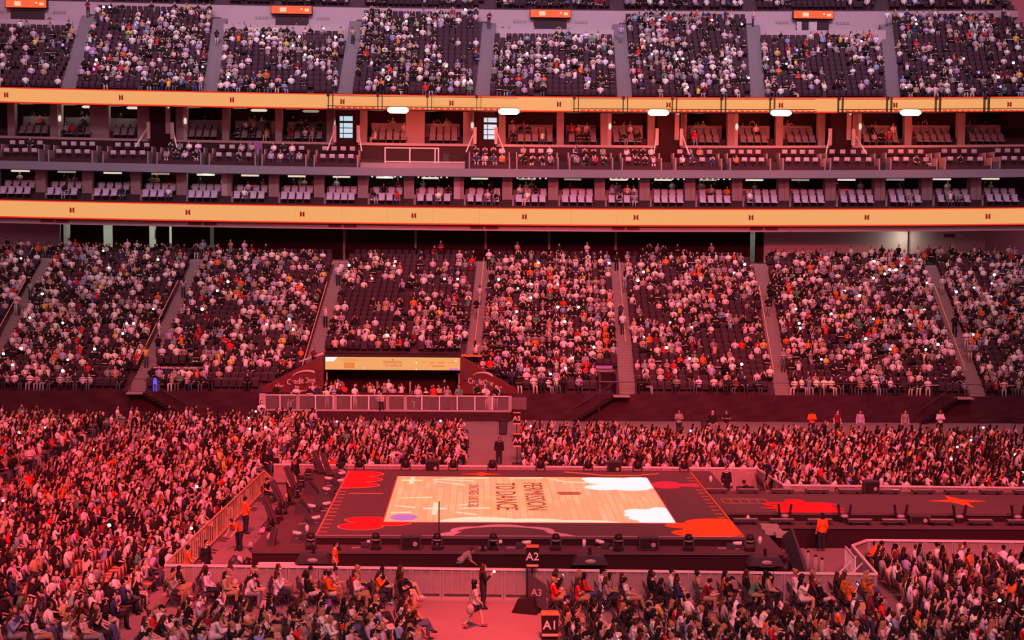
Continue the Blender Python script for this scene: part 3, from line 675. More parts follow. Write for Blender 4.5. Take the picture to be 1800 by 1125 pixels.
for n, a in enumerate(UAIS):
    i = random.randint(9, 16); crowd_person(ux(a, i), UY0+UDEP*i+.3, UZ0+URIS*i+.1+lift(a[0]), -PI/2, stand=True)
# front rail of the lower stand
for (a, b, lab) in ((XL, -16.4, 'left'), (3.2, XR, 'right')):
    r = empty('front_railing', (a, 108.45, 1.95)); tag(r, 'thin grey railing along the tarpaulin wall %s of the club terrace' % lab, 'railing')
    MB().bar((0,0,.9), (b-a,0,.9), .045).build('top_rail', M_GEAR2, r)
    pm = MB().box(-.025,.025,-.025,.025,0,.9).mesh('post', M_GEAR2)
    for x in np.arange(.5, b-a, 2.0): place('post', pm, r, (float(x), 0, 0))

o = MB().box(8.8, 10.2, 111.72, 111.78, 3.5, 3.72).build('violet_strip', M_VIOLCLOTH); tag(o, 'narrow violet cloth strip hung over the dark exit right of the club terrace', 'banner')
o = MB().tube([(0,0,0), (0,0,.5), (0,0,.9), (0,0,1.0)], [.14,.16,.14,.06], 8).build('blue_beacon', mat('blue_glow', (.1,.1,.4), noise=0, emit=lin((70,90,255)), es=1.0, nosample=True), None, (-23.75, 108.75, 1.9), smooth=True); tag(o, 'glowing blue beacon at the front railing below the left exit', 'light')
# ------------------------------------------------------------------ club terrace with screen and sponsor walls
r = empty('club_terrace', (-6.6, 107.5, 0)); tag(r, 'field level club terrace with railing and dark lounge under an orange screen', 'terrace')
def ct(nm, mb, mt): o = mb.build(nm, mt, r); o.location = (6.6, -107.5, 0); return o
mb = MB(); vs = []; k = 90
for i in range(k+1):
    x = -15.7+18.1*i/k
    for j in range(3): vs.append((x, 107.42+.05*math.sin(i*1.3+j)*(1-j/2), .78*j/2))
mb.add(vs, [(i*3+j, (i+1)*3+j, (i+1)*3+j+1, i*3+j+1) for i in range(k) for j in range(2)])
ct('skirt', mb, M_TARP)
ct('floor_deck', MB().box(-15.7, 2.4, 107.4, 114.5, .68, .8), M_CONC)
ct('rear_wall', MB().box(-12.5, -.8, 114.2, 114.5, .8, 4.3), M_BLACK)
ct('lounge_ceiling', MB().box(-11.8, -1.3, 112.4, 114.4, 4.15, 4.25), M_DARK)
ct('kerb', MB().box(-15.75, 2.45, 107.36, 107.46, .70, .84), M_COLM)
gm = mat('railing_glass', (.5, .42, .42), rough=.2, noise=0, alpha=.12)
ct('top_rail', MB().bar((-15.7,107.42,1.86), (2.4,107.42,1.86), .07), M_ALU)
for a in np.arange(-15.7, 2.4, 1.29):
    a = float(a); ct('post', MB().box(a-.05, a+.05, 107.37, 107.47, .8, 1.86), M_ALU); ct('glass_panel', MB().box(a+.1, a+1.19, 107.41, 107.43, .9, 1.8), gm)
for a in (-15.7, -13.1, -10.4, -6.6, -5.3, .9, 2.35): ct('broad_post', MB().box(a-.12, a+.12, 107.35, 107.5, .8, 1.9), M_COLM)
ct('end_post', MB().box(-15.9, -15.45, 107.3, 107.6, .7, 1.95), M_FASCIA)
# sponsor walls
for q, (p0, p1) in enumerate((((-15.85, 108.55), (-11.75, 112.3)), ((-1.35, 112.3), (2.75, 108.55)))):
    L = math.hypot(p1[0]-p0[0], p1[1]-p0[1]); ang = math.atan2(p1[1]-p0[1], p1[0]-p0[0])
    wl = empty('sponsor_wall', (p0[0]+6.6, p0[1]-107.5, 0), ang); wl.parent = r
    h0, h1 = (2.25, 4.3) if q == 0 else (4.3, 2.25)
    MB().prism([(0, .8), (L, .8), (L, h1), (0, h0)], 'y', 0, .2).build('panel', M_SPONSOR, wl)
    xc = L*.62 if q == 0 else L*.38
    o = place('lettering', text_mesh('lettering', 'CreditOne', .62, .015, M_LETTER, .95), wl, (xc, -.03, 2.5)); o.rotation_euler = (PI/2, 0, 0)
    m = MB(); prev = None                                      # the swoosh over the name
    for i in range(11):
        th = PI*(.93-.80*i/10); px, pz = xc+.25+1.05*math.cos(th), 2.82+.36*math.sin(th)+.04*i/10
        if prev: m.prism([(prev[0], prev[1]), (px, pz), (px, pz+.03+.014*i), (prev[0], prev[1]+.03+.014*(i-1))], 'y', -.05, -.01)
        prev = (px, pz)
    m.build('swoosh', M_LETTER, wl)
    MB().box(xc-.8, xc+.8, -.04, -.01, 1.72, 1.8).build('underline', M_LETTERP, wl)
    xm = L*.28 if q == 0 else L*.72
    MB().box(xm-.28, xm+.28, -.04, -.01, 2.2, 2.32).build('small_mark', M_LETTERP, wl)
ct('slope_rail', MB().bar((-16.9,110.5,2.7), (-11.9,113.3,4.4), .09), M_ALU); ct('slope_rail', MB().bar((3.3,110.5,2.7), (-.9,113.3,4.4), .09), M_GEAR2)
ct('orange_top', MB().prism([(-1.3, 112.2), (.3, 112.2), (.9, 113.4), (-1.3, 113.6)], 'z', 4.3, 4.38), M_ORTOP)
for x in (-11.55, -7.7, -5.2, -1.45): ct('lounge_post', MB().box(x-.06, x+.06, 112.7, 112.8, .8, 3.3 if x in (-11.55, -1.45) else 2.3), M_COLM)
s = empty('club_screen', (-6.5, 112.2, 3.25)); tag(s, 'wide orange screen strip above the dark club lounge', 'screen')
MB().box(-5.2, 5.2, .1, .5, -.08, 1.02).build('case', M_GEAR, s)
for q in range(8): MB().box(-5.12+q*1.28, -3.845+q*1.28, 0, .1, 0, .95).build('panel', M_RIB, s)
MB().prism([(-5.1, .62), (-4.5, .62), (-4.2, .95), (-5.1, .95)], 'y', -.02, .0).build('white_corner', M_LEDW, s)
o = place('lettering', text_mesh('lettering', 'PERMISSION\nTO DANCE', .26, .004, M_LEDT), s, (0, -.02, .45)); o.rotation_euler = (PI/2, 0, 0)
m = MB(); logo(m, 0, -.01, .78, .14, .1); m.build('logo', M_LEDT, s)
m = MB()
for (x0, x1, z0, z1) in ((-3.7,-2.9,.1,.55), (-3.9,-2.7,.7,.76), (2.2,2.5,.55,.62), (2.8,3.2,.52,.6), (3.4,4.0,.52,.6), (4.2,4.7,.56,.62), (3.0,3.9,.25,.36)): m.box(x0, x1, -.02, 0, z0, z1)
m.build('worn_print', mat('print_orange', (.02,.01,.0), noise=0, emit=lin((222,130,60)), nosample=True), s)
m = MB()
for (x, z, t) in ((1.8, .55, .12), (4.8, .7, .12), (1.8, .06, .1), (-2.2, .12, .08), (3.0, .06, .06)):
    m.prism([(x+t*(1 if k % 2 == 0 else .4)*math.cos(k*PI/4), z+t*(1 if k % 2 == 0 else .4)*math.sin(k*PI/4)) for k in range(8)], 'y', -.02, 0)
m.build('sparkle', M_LEDC, s); MB().box(4.3, 5.05, -.02, 0, .01, .14).build('violet_block', M_LEDV, s)
for q in range(85):
    x = random.uniform(-15.3, 2.1)
    if (x < -12 or x > -1.3) and random.random() < .5: continue
    crowd_person(x, random.uniform(107.7, 109.2) if random.random() < .75 else random.uniform(109.5, 111.5), .8, -PI/2, stand=random.random() < .8)
# stairs against the tarp wall
def wall_stairs(x0, x1, label):
    r = empty('steel_stairs', (x0, 107.2, 0)); tag(r, label, 'stairs'); n = 11
    MB().bar((0,0,1.95), (x1-x0,0,.1), .10, .22).build('stringer', M_GEAR, r); MB().bar((0,.5,2.85), (x1-x0,.5,1.0), .05).build('handrail', M_GEAR2, r)
    for k in range(n):
        t = k/n; xx = (x1-x0)*t; MB().box(min(xx, xx+(x1-x0)/n), max(xx, xx+(x1-x0)/n), -.05, .6, 1.9*(1-t)-.05, 1.9*(1-t)).build('tread', M_GEAR2, r)
    MB().box(-1.2 if x1 > x0 else 0, 0 if x1 > x0 else 1.2, -.1, .7, 1.88, 1.98).build('landing', M_COLM, r)
    MB().box(-1.1, -1.0, 0, .1, 0, 1.9).build('leg', M_GEAR, r)
wall_stairs(-24.3, -21.0, 'dark steel stairs dropping from the stand at left of the club terrace')
wall_stairs(9.9, 7.0, 'dark steel stairs dropping from the stand right of the club terrace')
wall_stairs(35.2, 32.6, 'dark steel stairs against the tarpaulin near the right edge')

# ================================================================== STAGE
SX0, SX1, SY0, SY1, SZ = -6.87, 11.45, 62.2, 78.2, 1.4
CWY0, CWY1 = 67.55, 72.15
st = empty('main_stage', (2.3, 62.2, 0)); tag(st, 'dark square stage with flower prints around a glowing timber-pattern floor screen', 'stage')
def sp(nm, mb, mt): o = mb.build(nm, mt, st); o.location = (-2.3, -62.2, 0); return o
sp('upper_deck', MB().box(SX0, SX1, SY0, SY1, 1.28, SZ), M_DECK)
sp('upper_skirt', MB().box(SX0+.03, SX1-.03, SY0+.03, SY1-.03, 1.0, 1.28), M_BLACK)
sp('lower_deck', MB().box(-9.4, 12.9, 60.95, 81.0, .9, 1.0), M_LDECK)
sp('lower_skirt', MB().box(-9.36, 12.86, 61.0, 80.9, 0, .9), M_BLACK)
sp('left_mat', MB().box(-8.0, -6.95, 62.4, 79.0, 1.0, 1.012), M_GEAR2)
sp('edge_line', MB().box(SX0, SX0+.07, SY0, SY1, SZ, SZ+.012), M_LINE)
sp('edge_line', MB().box(SX1-.07, SX1, SY0, SY1, SZ, SZ+.012), M_ORANGE)
sp('edge_line', MB().box(SX0, SX1, SY0, SY0+.05, SZ, SZ+.008), M_PALEPINK)
tm = MB().box(0, .34, -.03, .03, 0, .01).mesh('tick_mark', M_LINE)
for k in range(17):
    place('tick_mark', tm, st, (SX0+.1-2.3, 62.9+k*.85-62.2, SZ)); place('tick_mark', tm, st, (SX1-.5-2.3, 62.9+k*.85-62.2, SZ))
sp('tape_line', MB().box(-6.3, -4.6, 71.7, 71.8, SZ, SZ+.01), M_LINE)
def blobs(nm, els, mt, z=SZ, x0=-99, x1=99, y0=-99, y1=99, h=.006, n=28, parent=None):
    """flat flower of overlapping ellipses, each its own height so that none coincide"""
    m = MB()
    for i, (cx, cy, rx, ry) in enumerate(els):
        pts = [(min(max(cx+rx*math.cos(2*PI*k/n), x0), x1), min(max(cy+ry*math.sin(2*PI*k/n), y0), y1)) for k in range(n)]
        m.prism(pts, 'z', z, z+h+.0012*i)
    return sp(nm, m, mt)
E0 = dict(x0=SX0+.08, x1=SX1-.08, y0=SY0+.06, y1=SY1-.05)
blobs('red_flower_rim', [(-6.5,77.2,1.62,.98), (-6.4,75.6,1.55,.95), (-6.4,74.0,1.5,.85), (-6.7,75.5,1.2,2.3)], M_LINE, h=.004, **E0)
blobs('red_flower', [(-6.5,77.2,1.52,.88), (-6.4,75.6,1.45,.85), (-6.4,74.0,1.4,.75), (-6.7,75.5,1.1,2.2)], M_RED, h=.012, **E0)
blobs('red_flower_rim', [(-4.95,65.45,.98,.68), (-5.1,64.05,1.02,.78), (-3.85,64.75,.95,.56)], M_LINE, h=.004, **E0)
blobs('red_flower', [(-4.95,65.45,.9,.60), (-5.1,64.05,.94,.70), (-3.85,64.75,.87,.48), (-4.8,64.7,.6,.6)], M_RED, h=.012, **E0)
blobs('orange_flower', [(9.4,64.5,1.1,.62), (10.6,65.2,1.3,.85), (9.5,63.0,1.1,.75), (11.2,64.0,1.3,1.5), (10.4,63.6,1.4,1.4)], M_ORANGE, h=.008, **E0)
blobs('pink_flower', [(9.35,74.55,.62,.55), (9.6,73.95,.7,.5), (9.7,75.0,.6,.45), (10.5,74.4,.85,.42)], M_PINK, h=.008, **E0)
def star(cx, cy, rx, ry, z, mt, nm='star_print'):
    p = [(cx-rx,cy), (cx-rx*.25,cy+ry*.3), (cx,cy+ry), (cx+rx*.25,cy+ry*.3), (cx+rx,cy), (cx+rx*.25,cy-ry*.3), (cx,cy-ry), (cx-rx*.25,cy-ry*.3)]
    return sp(nm, MB().prism(p, 'z', z, z+.01), mt)
star(.2, 77.35, 1.1, .62, SZ, M_ORANGE)
m = MB()                                                       # pale petals outlining an oval at the near edge
for k in range(24):
    a0, a1 = PI*k/24, PI*(k+1)/24
    w0 = .22+.28*abs(math.sin(a0*3)); w1 = .22+.28*abs(math.sin(a1*3))
    q = lambda a, e: (1.1+(2.0+e*.8)*math.cos(a), min(62.95+(1.15+e)*math.sin(a), 64.85))
    m.prism([q(a0,.0), q(a1,.0), q(a1,w1), q(a0,w0)], 'z', SZ, SZ+.006)
m.prism([(-1.9,62.32), (-1.0,62.32), (-.65,63.1), (-1.1,63.1)], 'z', SZ, SZ+.007).prism([(3.3,63.1), (2.9,63.2), (3.4,62.32), (4.2,62.32)], 'z', SZ, SZ+.007)
sp('pale_petal_ring', m, M_PALEPINK)
m = MB()
for (x0, y0, x1, y1) in ((4.6,78.0,5.5,77.6), (5.5,77.6,6.6,77.0), (8.6,77.2,9.6,77.6), (6.6,77.0,8.6,77.0)):
    m.prism([(x0,y0), (x1,y1), (x1+.1,y1+.28), (x0+.1,y0+.28)], 'z', SZ, SZ+.008)
sp('yellow_arc', m, M_YELL)
# glowing floor screen of separate tiles
LX0, LX1, LY0, LY1 = -4.13, 8.85, 65.0, 76.45
lf = empty('floor_screen', (2.36, 65.0, SZ)); tag(lf, 'glowing timber-pattern floor screen with red lettering set into the stage', 'screen')
nxp, nyp = 13, 12; pw, ph = (LX1-LX0)/nxp, (LY1-LY0)/nyp
tile = MB().box(.002, pw-.002, .002, ph-.002, 0, .02).mesh('tile', M_LEDF)
for i in range(nxp):
    for j in range(nyp): place('tile', tile, lf, (LX0+i*pw-2.36, j*ph, 0))
def lp2(nm, mb, mt): o = mb.build(nm, mt, lf); o.location = (-2.36, -65.0, -SZ); return o
def floor_text(body, xc, yc, size, length):
    t = text_mesh('lettering', body, size, .004, M_LEDT); xs = [v.co.x for v in t.vertices]; s = length/(max(xs)-min(xs)); t.transform(Matrix.Diagonal((s, 1, 1, 1)))
    o = place('lettering', t, lf, (xc-2.36, yc-65.0, .026)); o.rotation_euler = (0, 0, -PI/2)
floor_text('PERMISSION', 2.75, 71.2, 1.35, 7.0); floor_text('TO DANCE', 1.35, 71.2, 1.45, 7.0); floor_text('ON STAGE - LAS VEGAS', -.2, 71.2, .72, 5.9)
m = MB()
for s in (-1, 1): m.prism([(3.9, 71.9+s*.05), (5.15, 71.9+s*.05), (5.15-.18, 71.9+s*.36), (3.9+.18, 71.9+s*.36)][::1], 'z', SZ+.021, SZ+.028)
lp2('logo', m, M_LEDT)
def lblobs(nm, els, mt, h=.006, n=26):
    m = MB()
    for i, (cx, cy, rx, ry) in enumerate(els):
        m.prism([(min(max(cx+rx*math.cos(2*PI*k/n), LX0), LX1), min(max(cy+ry*math.sin(2*PI*k/n), LY0), LY1)) for k in range(n)], 'z', SZ+.02, SZ+.02+h+.0012*i)
    return lp2(nm, m, mt)
lblobs('white_flower', [(6.9,75.3,1.4,1.0), (6.4,73.6,1.0,.75), (7.7,73.7,1.1,1.0), (8.3,75.4,.9,1.1), (6.1,75.9,.7,.45), (7.3,74.5,1.2,1.0), (8.7,74.3,.6,.9)], M_LEDW)
lblobs('white_flower', [(8.1,66.6,.95,1.5), (7.4,67.4,.6,.7), (7.5,66.0,.65,.5), (7.7,65.3,.5,.4), (8.5,66.6,.7,1.9), (7.2,66.7,.5,.4)], M_LEDW)
lblobs('violet_patch', [(-3.3,65.95,.62,.7)], M_LEDV)
m = MB()
for (cx, cy, rx, ry) in ((-3.35,75.3,.55,1.0), (-1.95,68.0,.55,1.4)):
    m.prism([(cx-rx,cy-.14), (cx+rx,cy-.14), (cx+rx,cy+.14), (cx-rx,cy+.14)], 'z', SZ+.02, SZ+.027).prism([(cx-.11,cy-ry), (cx+.11,cy-ry), (cx+.11,cy+ry), (cx-.11,cy+ry)], 'z', SZ+.02, SZ+.028)
for (x0, y0, x1, y1) in ((-2.3,75.6,-.2,75.2), (-2.2,75.1,-.6,74.0), (-1.8,75.9,.6,76.1), (-.9,68.8,.1,69.4), (-.8,68.1,.6,68.2), (-1.0,67.2,.0,66.6), (-3.8,70.5,-2.2,70.7), (-3.9,68.7,-2.9,68.2), (-3.95,67.0,-3.0,67.1), (1.6,76.0,3.4,76.2), (3.6,76.2,4.4,75.2), (4.4,75.1,5.6,74.9)):
    m.prism([(x0,y0-.05), (x1,y1-.12), (x1,y1+.12), (x0,y0+.05)], 'z', SZ+.02, SZ+.029)
lp2('pale_rays', m, M_LEDC)
lblobs('cream_swell', [(.2,65.0,1.9,1.1), (2.6,65.0,1.6,.8), (4.6,65.0,1.8,.5)], M_LEDC, h=.004)
lp2('screen_rim', MB().box(LX0-.05, LX1+.05, LY0-.06, LY0, 1.4, 1.415).box(LX0-.05, LX1+.05, LY1, LY1+.06, 1.4, 1.415).box(LX0-.06, LX0, LY0, LY1, 1.4, 1.415).box(LX1, LX1+.06, LY0, LY1, 1.4, 1.415), M_LINE)
# thin mast at the near stage edge
o = MB().bar((-1.6,61.6,1.0), (-1.6,61.6,3.0), .045).bar((-1.6,61.6,1.0), (-1.6,61.6,1.06), .4).build('thin_mast', M_GEAR); tag(o, 'thin dark mast standing before the near stage edge', 'mast')
# catwalk
cw = empty('catwalk', (12, 69.8, 0)); tag(cw, 'long dark catwalk running right from the stage with red and orange prints', 'stage')
def cp(nm, mb, mt): o = mb.build(nm, mt, cw); o.location = (-12, -69.8, 0); return o
cp('deck', MB().box(SX1, 45, CWY0, CWY1, 1.28, SZ), M_DECK); cp('deck_skirt', MB().box(SX1, 45, CWY0+.03, CWY1-.03, 1.0, 1.28), M_BLACK)
cp('front_shelf', MB().box(12.9, 45, 66.3, CWY0, .9, 1.0), M_LDECK); cp('front_skirt', MB().box(12.9, 45, 66.35, CWY0+.4, 0, .9), M_BLACK)
cp('rear_shelf', MB().box(12.9, 45, CWY1, 75.0, .9, 1.0), M_LDECK); cp('rear_skirt', MB().box(12.9, 45, CWY1, 74.95, 0, .9), M_BLACK)
def cblobs(nm, els, mt, n=24):
    m = MB()
    for i, (cx, cy, rx, ry) in enumerate(els): m.prism([(cx+rx*math.cos(2*PI*k/n), max(cy+ry*math.sin(2*PI*k/n), CWY0+.02)) for k in range(n)], 'z', SZ, SZ+.008+.0012*i)
    return cp(nm, m, mt)
cblobs('red_flower', [(15.4,68.6,1.5,.9), (14.4,69.5,.8,.5), (15.3,70.1,.5,.7), (16.3,69.5,.9,.45), (15.5,67.8,1.6,.5), (15.3,69.0,1.0,.8)], M_RED)
cp('red_spike', MB().prism([(13.3,68.6), (15.2,68.2), (17.3,68.5), (15.2,69.0)], 'z', SZ, SZ+.02), M_RED)
cp('star_print', MB().prism([(21.9,70.5), (23.0,70.8), (23.1,72.0), (23.6,70.9), (24.7,70.5), (23.7,70.2), (23.6,68.9), (22.9,70.2)], 'z', SZ, SZ+.01), M_ORANGE)
m = MB().box(11.8, 14.0, 69.7, 69.76, SZ, SZ+.008).box(11.8, 14.0, 70.75, 70.81, SZ, SZ+.008)
for k in range(6): m.box(11.8+k*.43, 11.84+k*.43, 69.7, 70.81, SZ, SZ+.008)
cp('outlined_boxes', m, M_YELL)

# ------------------------------------------------------------------ stage gear
MH_base = MB().box(-.2,.2,-.18,.18,0,.14).mesh('base', M_GEAR)
MH_yoke = MB().box(.165, .235, -.07, .07, .14, .52).mesh('yoke_arm', M_GEAR2); MH_yoke2 = MB().box(-.235, -.165, -.07, .07, .14, .52).mesh('yoke_arm', M_GEAR2)
MH_head = MB().tube([(0,.02,.30), (0,.02,.36), (0,0,.58), (0,-.02,.68)], [.12,.17,.17,.13], 10).mesh('head', M_GEAR, True)
MH_band = MB().tube([(0,-.005,.42), (0,-.01,.47)], [.178,.178], 10).mesh('band', M_LENS)
def moving_head(x, y, z, label, rz=0, s=1.0):
    r = empty('moving_light', (x, y, z), rz); tag(r, label, 'stage light', 'moving lights around the stage'); r.scale = (s,)*3
    for n, me in (('base', MH_base), ('yoke_arm', MH_yoke), ('yoke_arm', MH_yoke2), ('head', MH_head), ('band', MH_band)): place(n, me, r)
for n, x in enumerate((-6.96,-4.24,-1.67,.69,3.32,5.96,8.92,11.52)): moving_head(x, 61.35, 1.0, 'black moving light on the near stage ledge, %s of eight from left' % ordw(n+1))
for n, x in enumerate((-6.39,-3.89,-1.32,.81,3.43,6.02,8.71,11.26)): moving_head(x, 79.6, 1.0, 'black moving light behind the far stage edge, %s of eight from left' % ordw(n+1), PI, 1.15)
def case(x, y, z, sx, sy, sz_, label, nm='speaker_case'):
    r = empty(nm, (x, y, z)); tag(r, label, 'case'); MB().box(-sx/2, sx/2, -sy/2, sy/2, .04, sz_).build('body', M_GEAR2, r)
    MB().box(-sx/2+.05, sx/2-.05, -sy/2-.02, -sy/2, .1, sz_-.05).build('grille', M_GEAR, r)
    MB().tube([(sx*.22, -sy/2-.02, sz_*.45), (sx*.22, -sy/2-.05, sz_*.45)], [.11,.09], 8, side=(1,0,0)).build('socket', M_LENS, r)
    for q in (-1, 1): MB().box(q*sx*.4-.04, q*sx*.4+.04, -sy*.4, sy*.4, 0, .04).build('foot', M_GEAR, r)
case(-2.77, 61.5, 1.0, .84, .5, .56, 'black monitor case on near ledge between second and third moving lights')
case(7.24, 61.5, 1.0, .84, .5, .56, 'black monitor case on near ledge left of the seventh moving light')
case(20.44, 67.1, 1.0, .95, .4, .38, 'dark case standing among flat strobes on the near catwalk shelf')
case(-2.45, 79.7, 1.0, .75, .5, .75, 'black cabinet behind the far stage edge, left one of two'); case(7.44, 79.7, 1.0, .75, .5, .75, 'black cabinet behind the far stage edge, right one of two')
case(20.08, 74.3, 1.0, .78, .5, .7, 'black cabinet on the rear catwalk shelf')
def jet(x, y, z, label, rz=0):
    r = empty('effects_jet', (x, y, z), rz); tag(r, label, 'effects machine', 'effects machines around the stage')
    MB().box(-.22, .12, -.13, .13, .03, .22).build('body', M_GEAR2, r); MB().tube([(.05,0,.22), (.42,-.02,.26)], [.085,.085], 9).build('white_bottle', M_WHITE, r, smooth=True); MB().box(-.32, .34, -.05, .0, 0, .03).bar((-.2,-.05,.02), (-.6,-.12,.02), .06).build('bracket', M_LENS, r)
for n, x in enumerate((-4.69,.65,1.87,5.42,10.83)): jet(x, 61.75, 1.0, 'black effects machine with white bottle before the near stage edge, %s of five' % ordw(n+1), (.15, .1, -.1, 2.6, -.2)[n])
for n, (x, y) in enumerate(((-7.45,78.3), (-7.55,76.7), (-7.3,76.1), (-7.35,73.7), (-7.4,69.9), (-7.6,69.3), (-7.55,66.6), (-7.55,63.3))): jet(x, y, 1.0, 'black effects machine with white bottle along the left stage edge, %s from the back' % ordw(n+1), 2.9 if n % 2 else .4)
can = MB().tube([(0,0,0), (0,0,.26), (0,0,.3), (0,0,.33)], [.085,.085,.05,.05], 10).mesh('white_canister', M_WHITE, True)
for n, (x, y, lb) in enumerate(((-1.66,62.0,'near ledge beside the third moving light'), (4.56,62.0,'near ledge left of the sixth moving light'), (12.2,62.7,'deck corner beside the eighth moving light'), (-6.95,61.75,'near ledge at the left stage corner'), (-7.5,64.7,'dark mat along the left stage edge'), (12.5,67.2,'deck where the catwalk meets the stage'), (12.4,77.6,'deck at the far right stage corner'))):
    tag(place('white_canister', can, None, (x, y, 1.0)), 'pale canister on the '+lb, 'canister')
sb = MB().box(-.58,.58,-.16,.16,.14,.26).mesh('body', M_GEAR2); sl = MB().box(-.54,.54,-.12,.12,.26,.27).mesh('lens', M_LENS)
sf = MB().box(.33, .43, -.2, .2, 0, .14).mesh('foot', M_GEAR); sf2 = MB().box(-.43, -.33, -.2, .2, 0, .14).mesh('foot', M_GEAR)
def strobe(x, y, z, label, grp):
    r = empty('strobe_bar', (x, y, z)); tag(r, label, 'stage light', grp)
    for n, me in (('body', sb), ('lens', sl), ('foot', sf), ('foot', sf2)): place(n, me, r)
for n, x in enumerate((12.3,13.97,15.72,17.57,19.15,21.35,23.15,24.95,26.7)): strobe(x, 66.75, 1.0, 'flat dark strobe bar on the near catwalk shelf, %s from left' % ordw(n+1), 'strobe bars of the near catwalk shelf')
for n, x in enumerate((12.15,13.79,15.53,17.3,19.0,20.97,22.75,24.42,26.24,27.98)): strobe(x, 74.2, 1.0, 'flat dark strobe bar on the rear catwalk shelf, %s from left' % ordw(n+1), 'strobe bars of the rear catwalk shelf')
for n, x in enumerate((14.21,16.98,19.6,22.34,25.06)):
    r = empty('catwalk_light', (x, 67.25, 1.0)); tag(r, 'two-pronged black light at the near catwalk edge, %s from left' % ordw(n+1), 'stage light')
    MB().box(-.16,.16,-.12,.12,0,.2).build('base', M_GEAR, r)
    for q in (-1, 1): MB().bar((q*.2,0,.15), (q*.3,.0,.85), .1).build('prong', M_GEAR, r)
    MB().blob((0,-.05,.3), (.2,.12,.1), 8, 5).build('head', M_LENS, r, smooth=True)
# fan of tilted uprights, wedges and lights on the left wing
for n, (x, y, tl) in enumerate(((-8.9,62.0,-.5), (-9.2,66.5,-.9), (-9.3,70.4,-1.1), (-9.2,74.5,-1.0), (-7.9,78.8,-.8), (-8.4,79.5,-.9))):
    r = empty('tilted_tower', (x, y, 1.0 if n else 0.0)); tag(r, 'dark leaning light tower on the left wing, %s from near corner' % ordw(n+1), 'stage light')
    MB().bar((0,0,0), (tl*.5 if n else .35, 0, 1.25 if n else 1.75), .16, .3).build('column', M_GEAR2, r); MB().box(-.25, .25, -.25, .25, 0, .1).build('base', M_GEAR, r); MB().bar((.1,-.16,.1), (tl*.5+.1 if n else .42, -.16, 1.2 if n else 1.7), .05).build('edge_strip', M_SPONSOR, r)
def wedge(x, y, label, rz=0):
    r = empty('wedge_monitor', (x, y, 1.0), rz); tag(r, label, 'speaker')
    MB().prism([(-.35,0), (.35,0), (.30,.16), (-.12,.62), (-.30,.55)], 'y', -.32, .32).build('cabinet', M_GEAR2, r); MB().prism([(.31,.17), (.33,.2), (-.09,.65), (-.11,.62)], 'y', -.28, .28).build('grille', M_GEAR, r)
wedge(-8.31, 73.7, 'dark wedge monitor on the left wing, farther one of two'); wedge(-8.19, 68.86, 'dark wedge monitor on the left wing, nearer one of two')
for n, (x, y) in enumerate(((-8.9,77.4), (-9.05,75.4), (-8.95,72.6), (-9.0,70.9), (-9.1,68.6), (-9.1,67.2), (-9.15,65.0), (-8.75,79.8))):
    moving_head(x, y, 1.0, 'black moving light cluttering the left wing edge, %s from the back' % ordw((n+1) % 8+1), n*.7, .9)
o = MB().blob((0,0,.22), (.24,.22,.24), 10, 8).tube([(0,0,.36), (.06,-.05,.5)], [.1,.04], 7).build('fabric_bundle', mat('pink_bundle', (.62,.42,.40)), None, (-8.75, 62.6, 1.0), smooth=True); tag(o, 'round pinkish fabric bundle on the near left deck corner', 'bag')
# heaps of cables and bags beside the deck
for n, (x, y, lb) in enumerate(((-10.1,62.4,'left deck corner'), (-9.9,65.6,'left deck side'), (-10.0,69.3,'left deck behind the orange guards'), (13.5,61.9,'right deck corner'), (13.3,63.3,'right deck side'))):
    r = empty('equipment_heap', (x, y, 0)); tag(r, 'jumble of bags and coiled cable on floor at the '+lb, 'equipment')
    for q in range(6):
        a = random.random()*6.3; s = random.uniform(.13,.2); MB().prism([(math.cos(a)*.35-s, 0), (math.cos(a)*.35+s*1.2, 0), (math.cos(a)*.35+s*.8, s*1.7), (math.cos(a)*.35-s*.2, s*2.1), (math.cos(a)*.35-s*.9, s*1.2)], 'y', math.sin(a)*.5-s, math.sin(a)*.5+s*1.2).build('bag', [M_GEAR, M_GEAR2, M_LENS, M_SUITE][q % 4], r, smooth=True)
    for q in range(3):
        m = MB(); pts = [(.3*math.cos(t*.7)+q*.1, .35*math.sin(t*.7)-.3*q, .05+.03*q) for t in range(10)]; m.tube(pts, [.03]*10, 5); m.build('cable', M_GEAR, r)
for n, (x, y) in enumerate(((13.25,66.0), (13.2,64.9), (13.6,64.4))):
    r = empty('drum_stand', (x, y, 1.0 if x < 12.9 else 0)); tag(r, 'folded lighting stand with pale top beside the right deck, %s from the catwalk' % ordw(n+1), 'equipment')
    MB().box(-.4,.4,-.25,.25,.95,1.15).build('top_case', M_LENS, r)
    for q in (-1, 1): MB().bar((q*.3,0,.95), (-q*.3,.1,0), .06).build('leg', M_GEAR, r); MB().bar((q*.35,.2,.95), (q*.35,.2,0), .06).build('leg', M_GEAR, r)
r = empty('corner_ramp', (13.2, 60.9, 0)); tag(r, 'leaning dark ramp panel at the near right deck corner', 'ramp'); MB().bar((0,.9,1.7), (.45,-.2,0), .12, .8).build('panel', M_GEAR2, r); MB().bar((.08,.7,1.7), (.55,-.5,0.0), .05).build('edge_rail', M_COLM, r)
for n, (x, y) in enumerate(((13.95,61.2), (14.1,60.4), (14.0,61.8), (14.25,59.9))):
    r = empty('gas_bottle', (x, y, 0)); tag(r, 'pink-lit gas bottle beside the right deck corner, %s of four' % ordw(n+1), 'bottle')
    MB().tube([(0,0,0), (0,0,.8), (0,0,.92), (0,0,.98)], [.13,.13,.07,.05], 10).build('body', M_COLM, r, smooth=True); MB().box(-.06,.06,-.03,.03,.98,1.06).build('valve', M_GEAR, r)
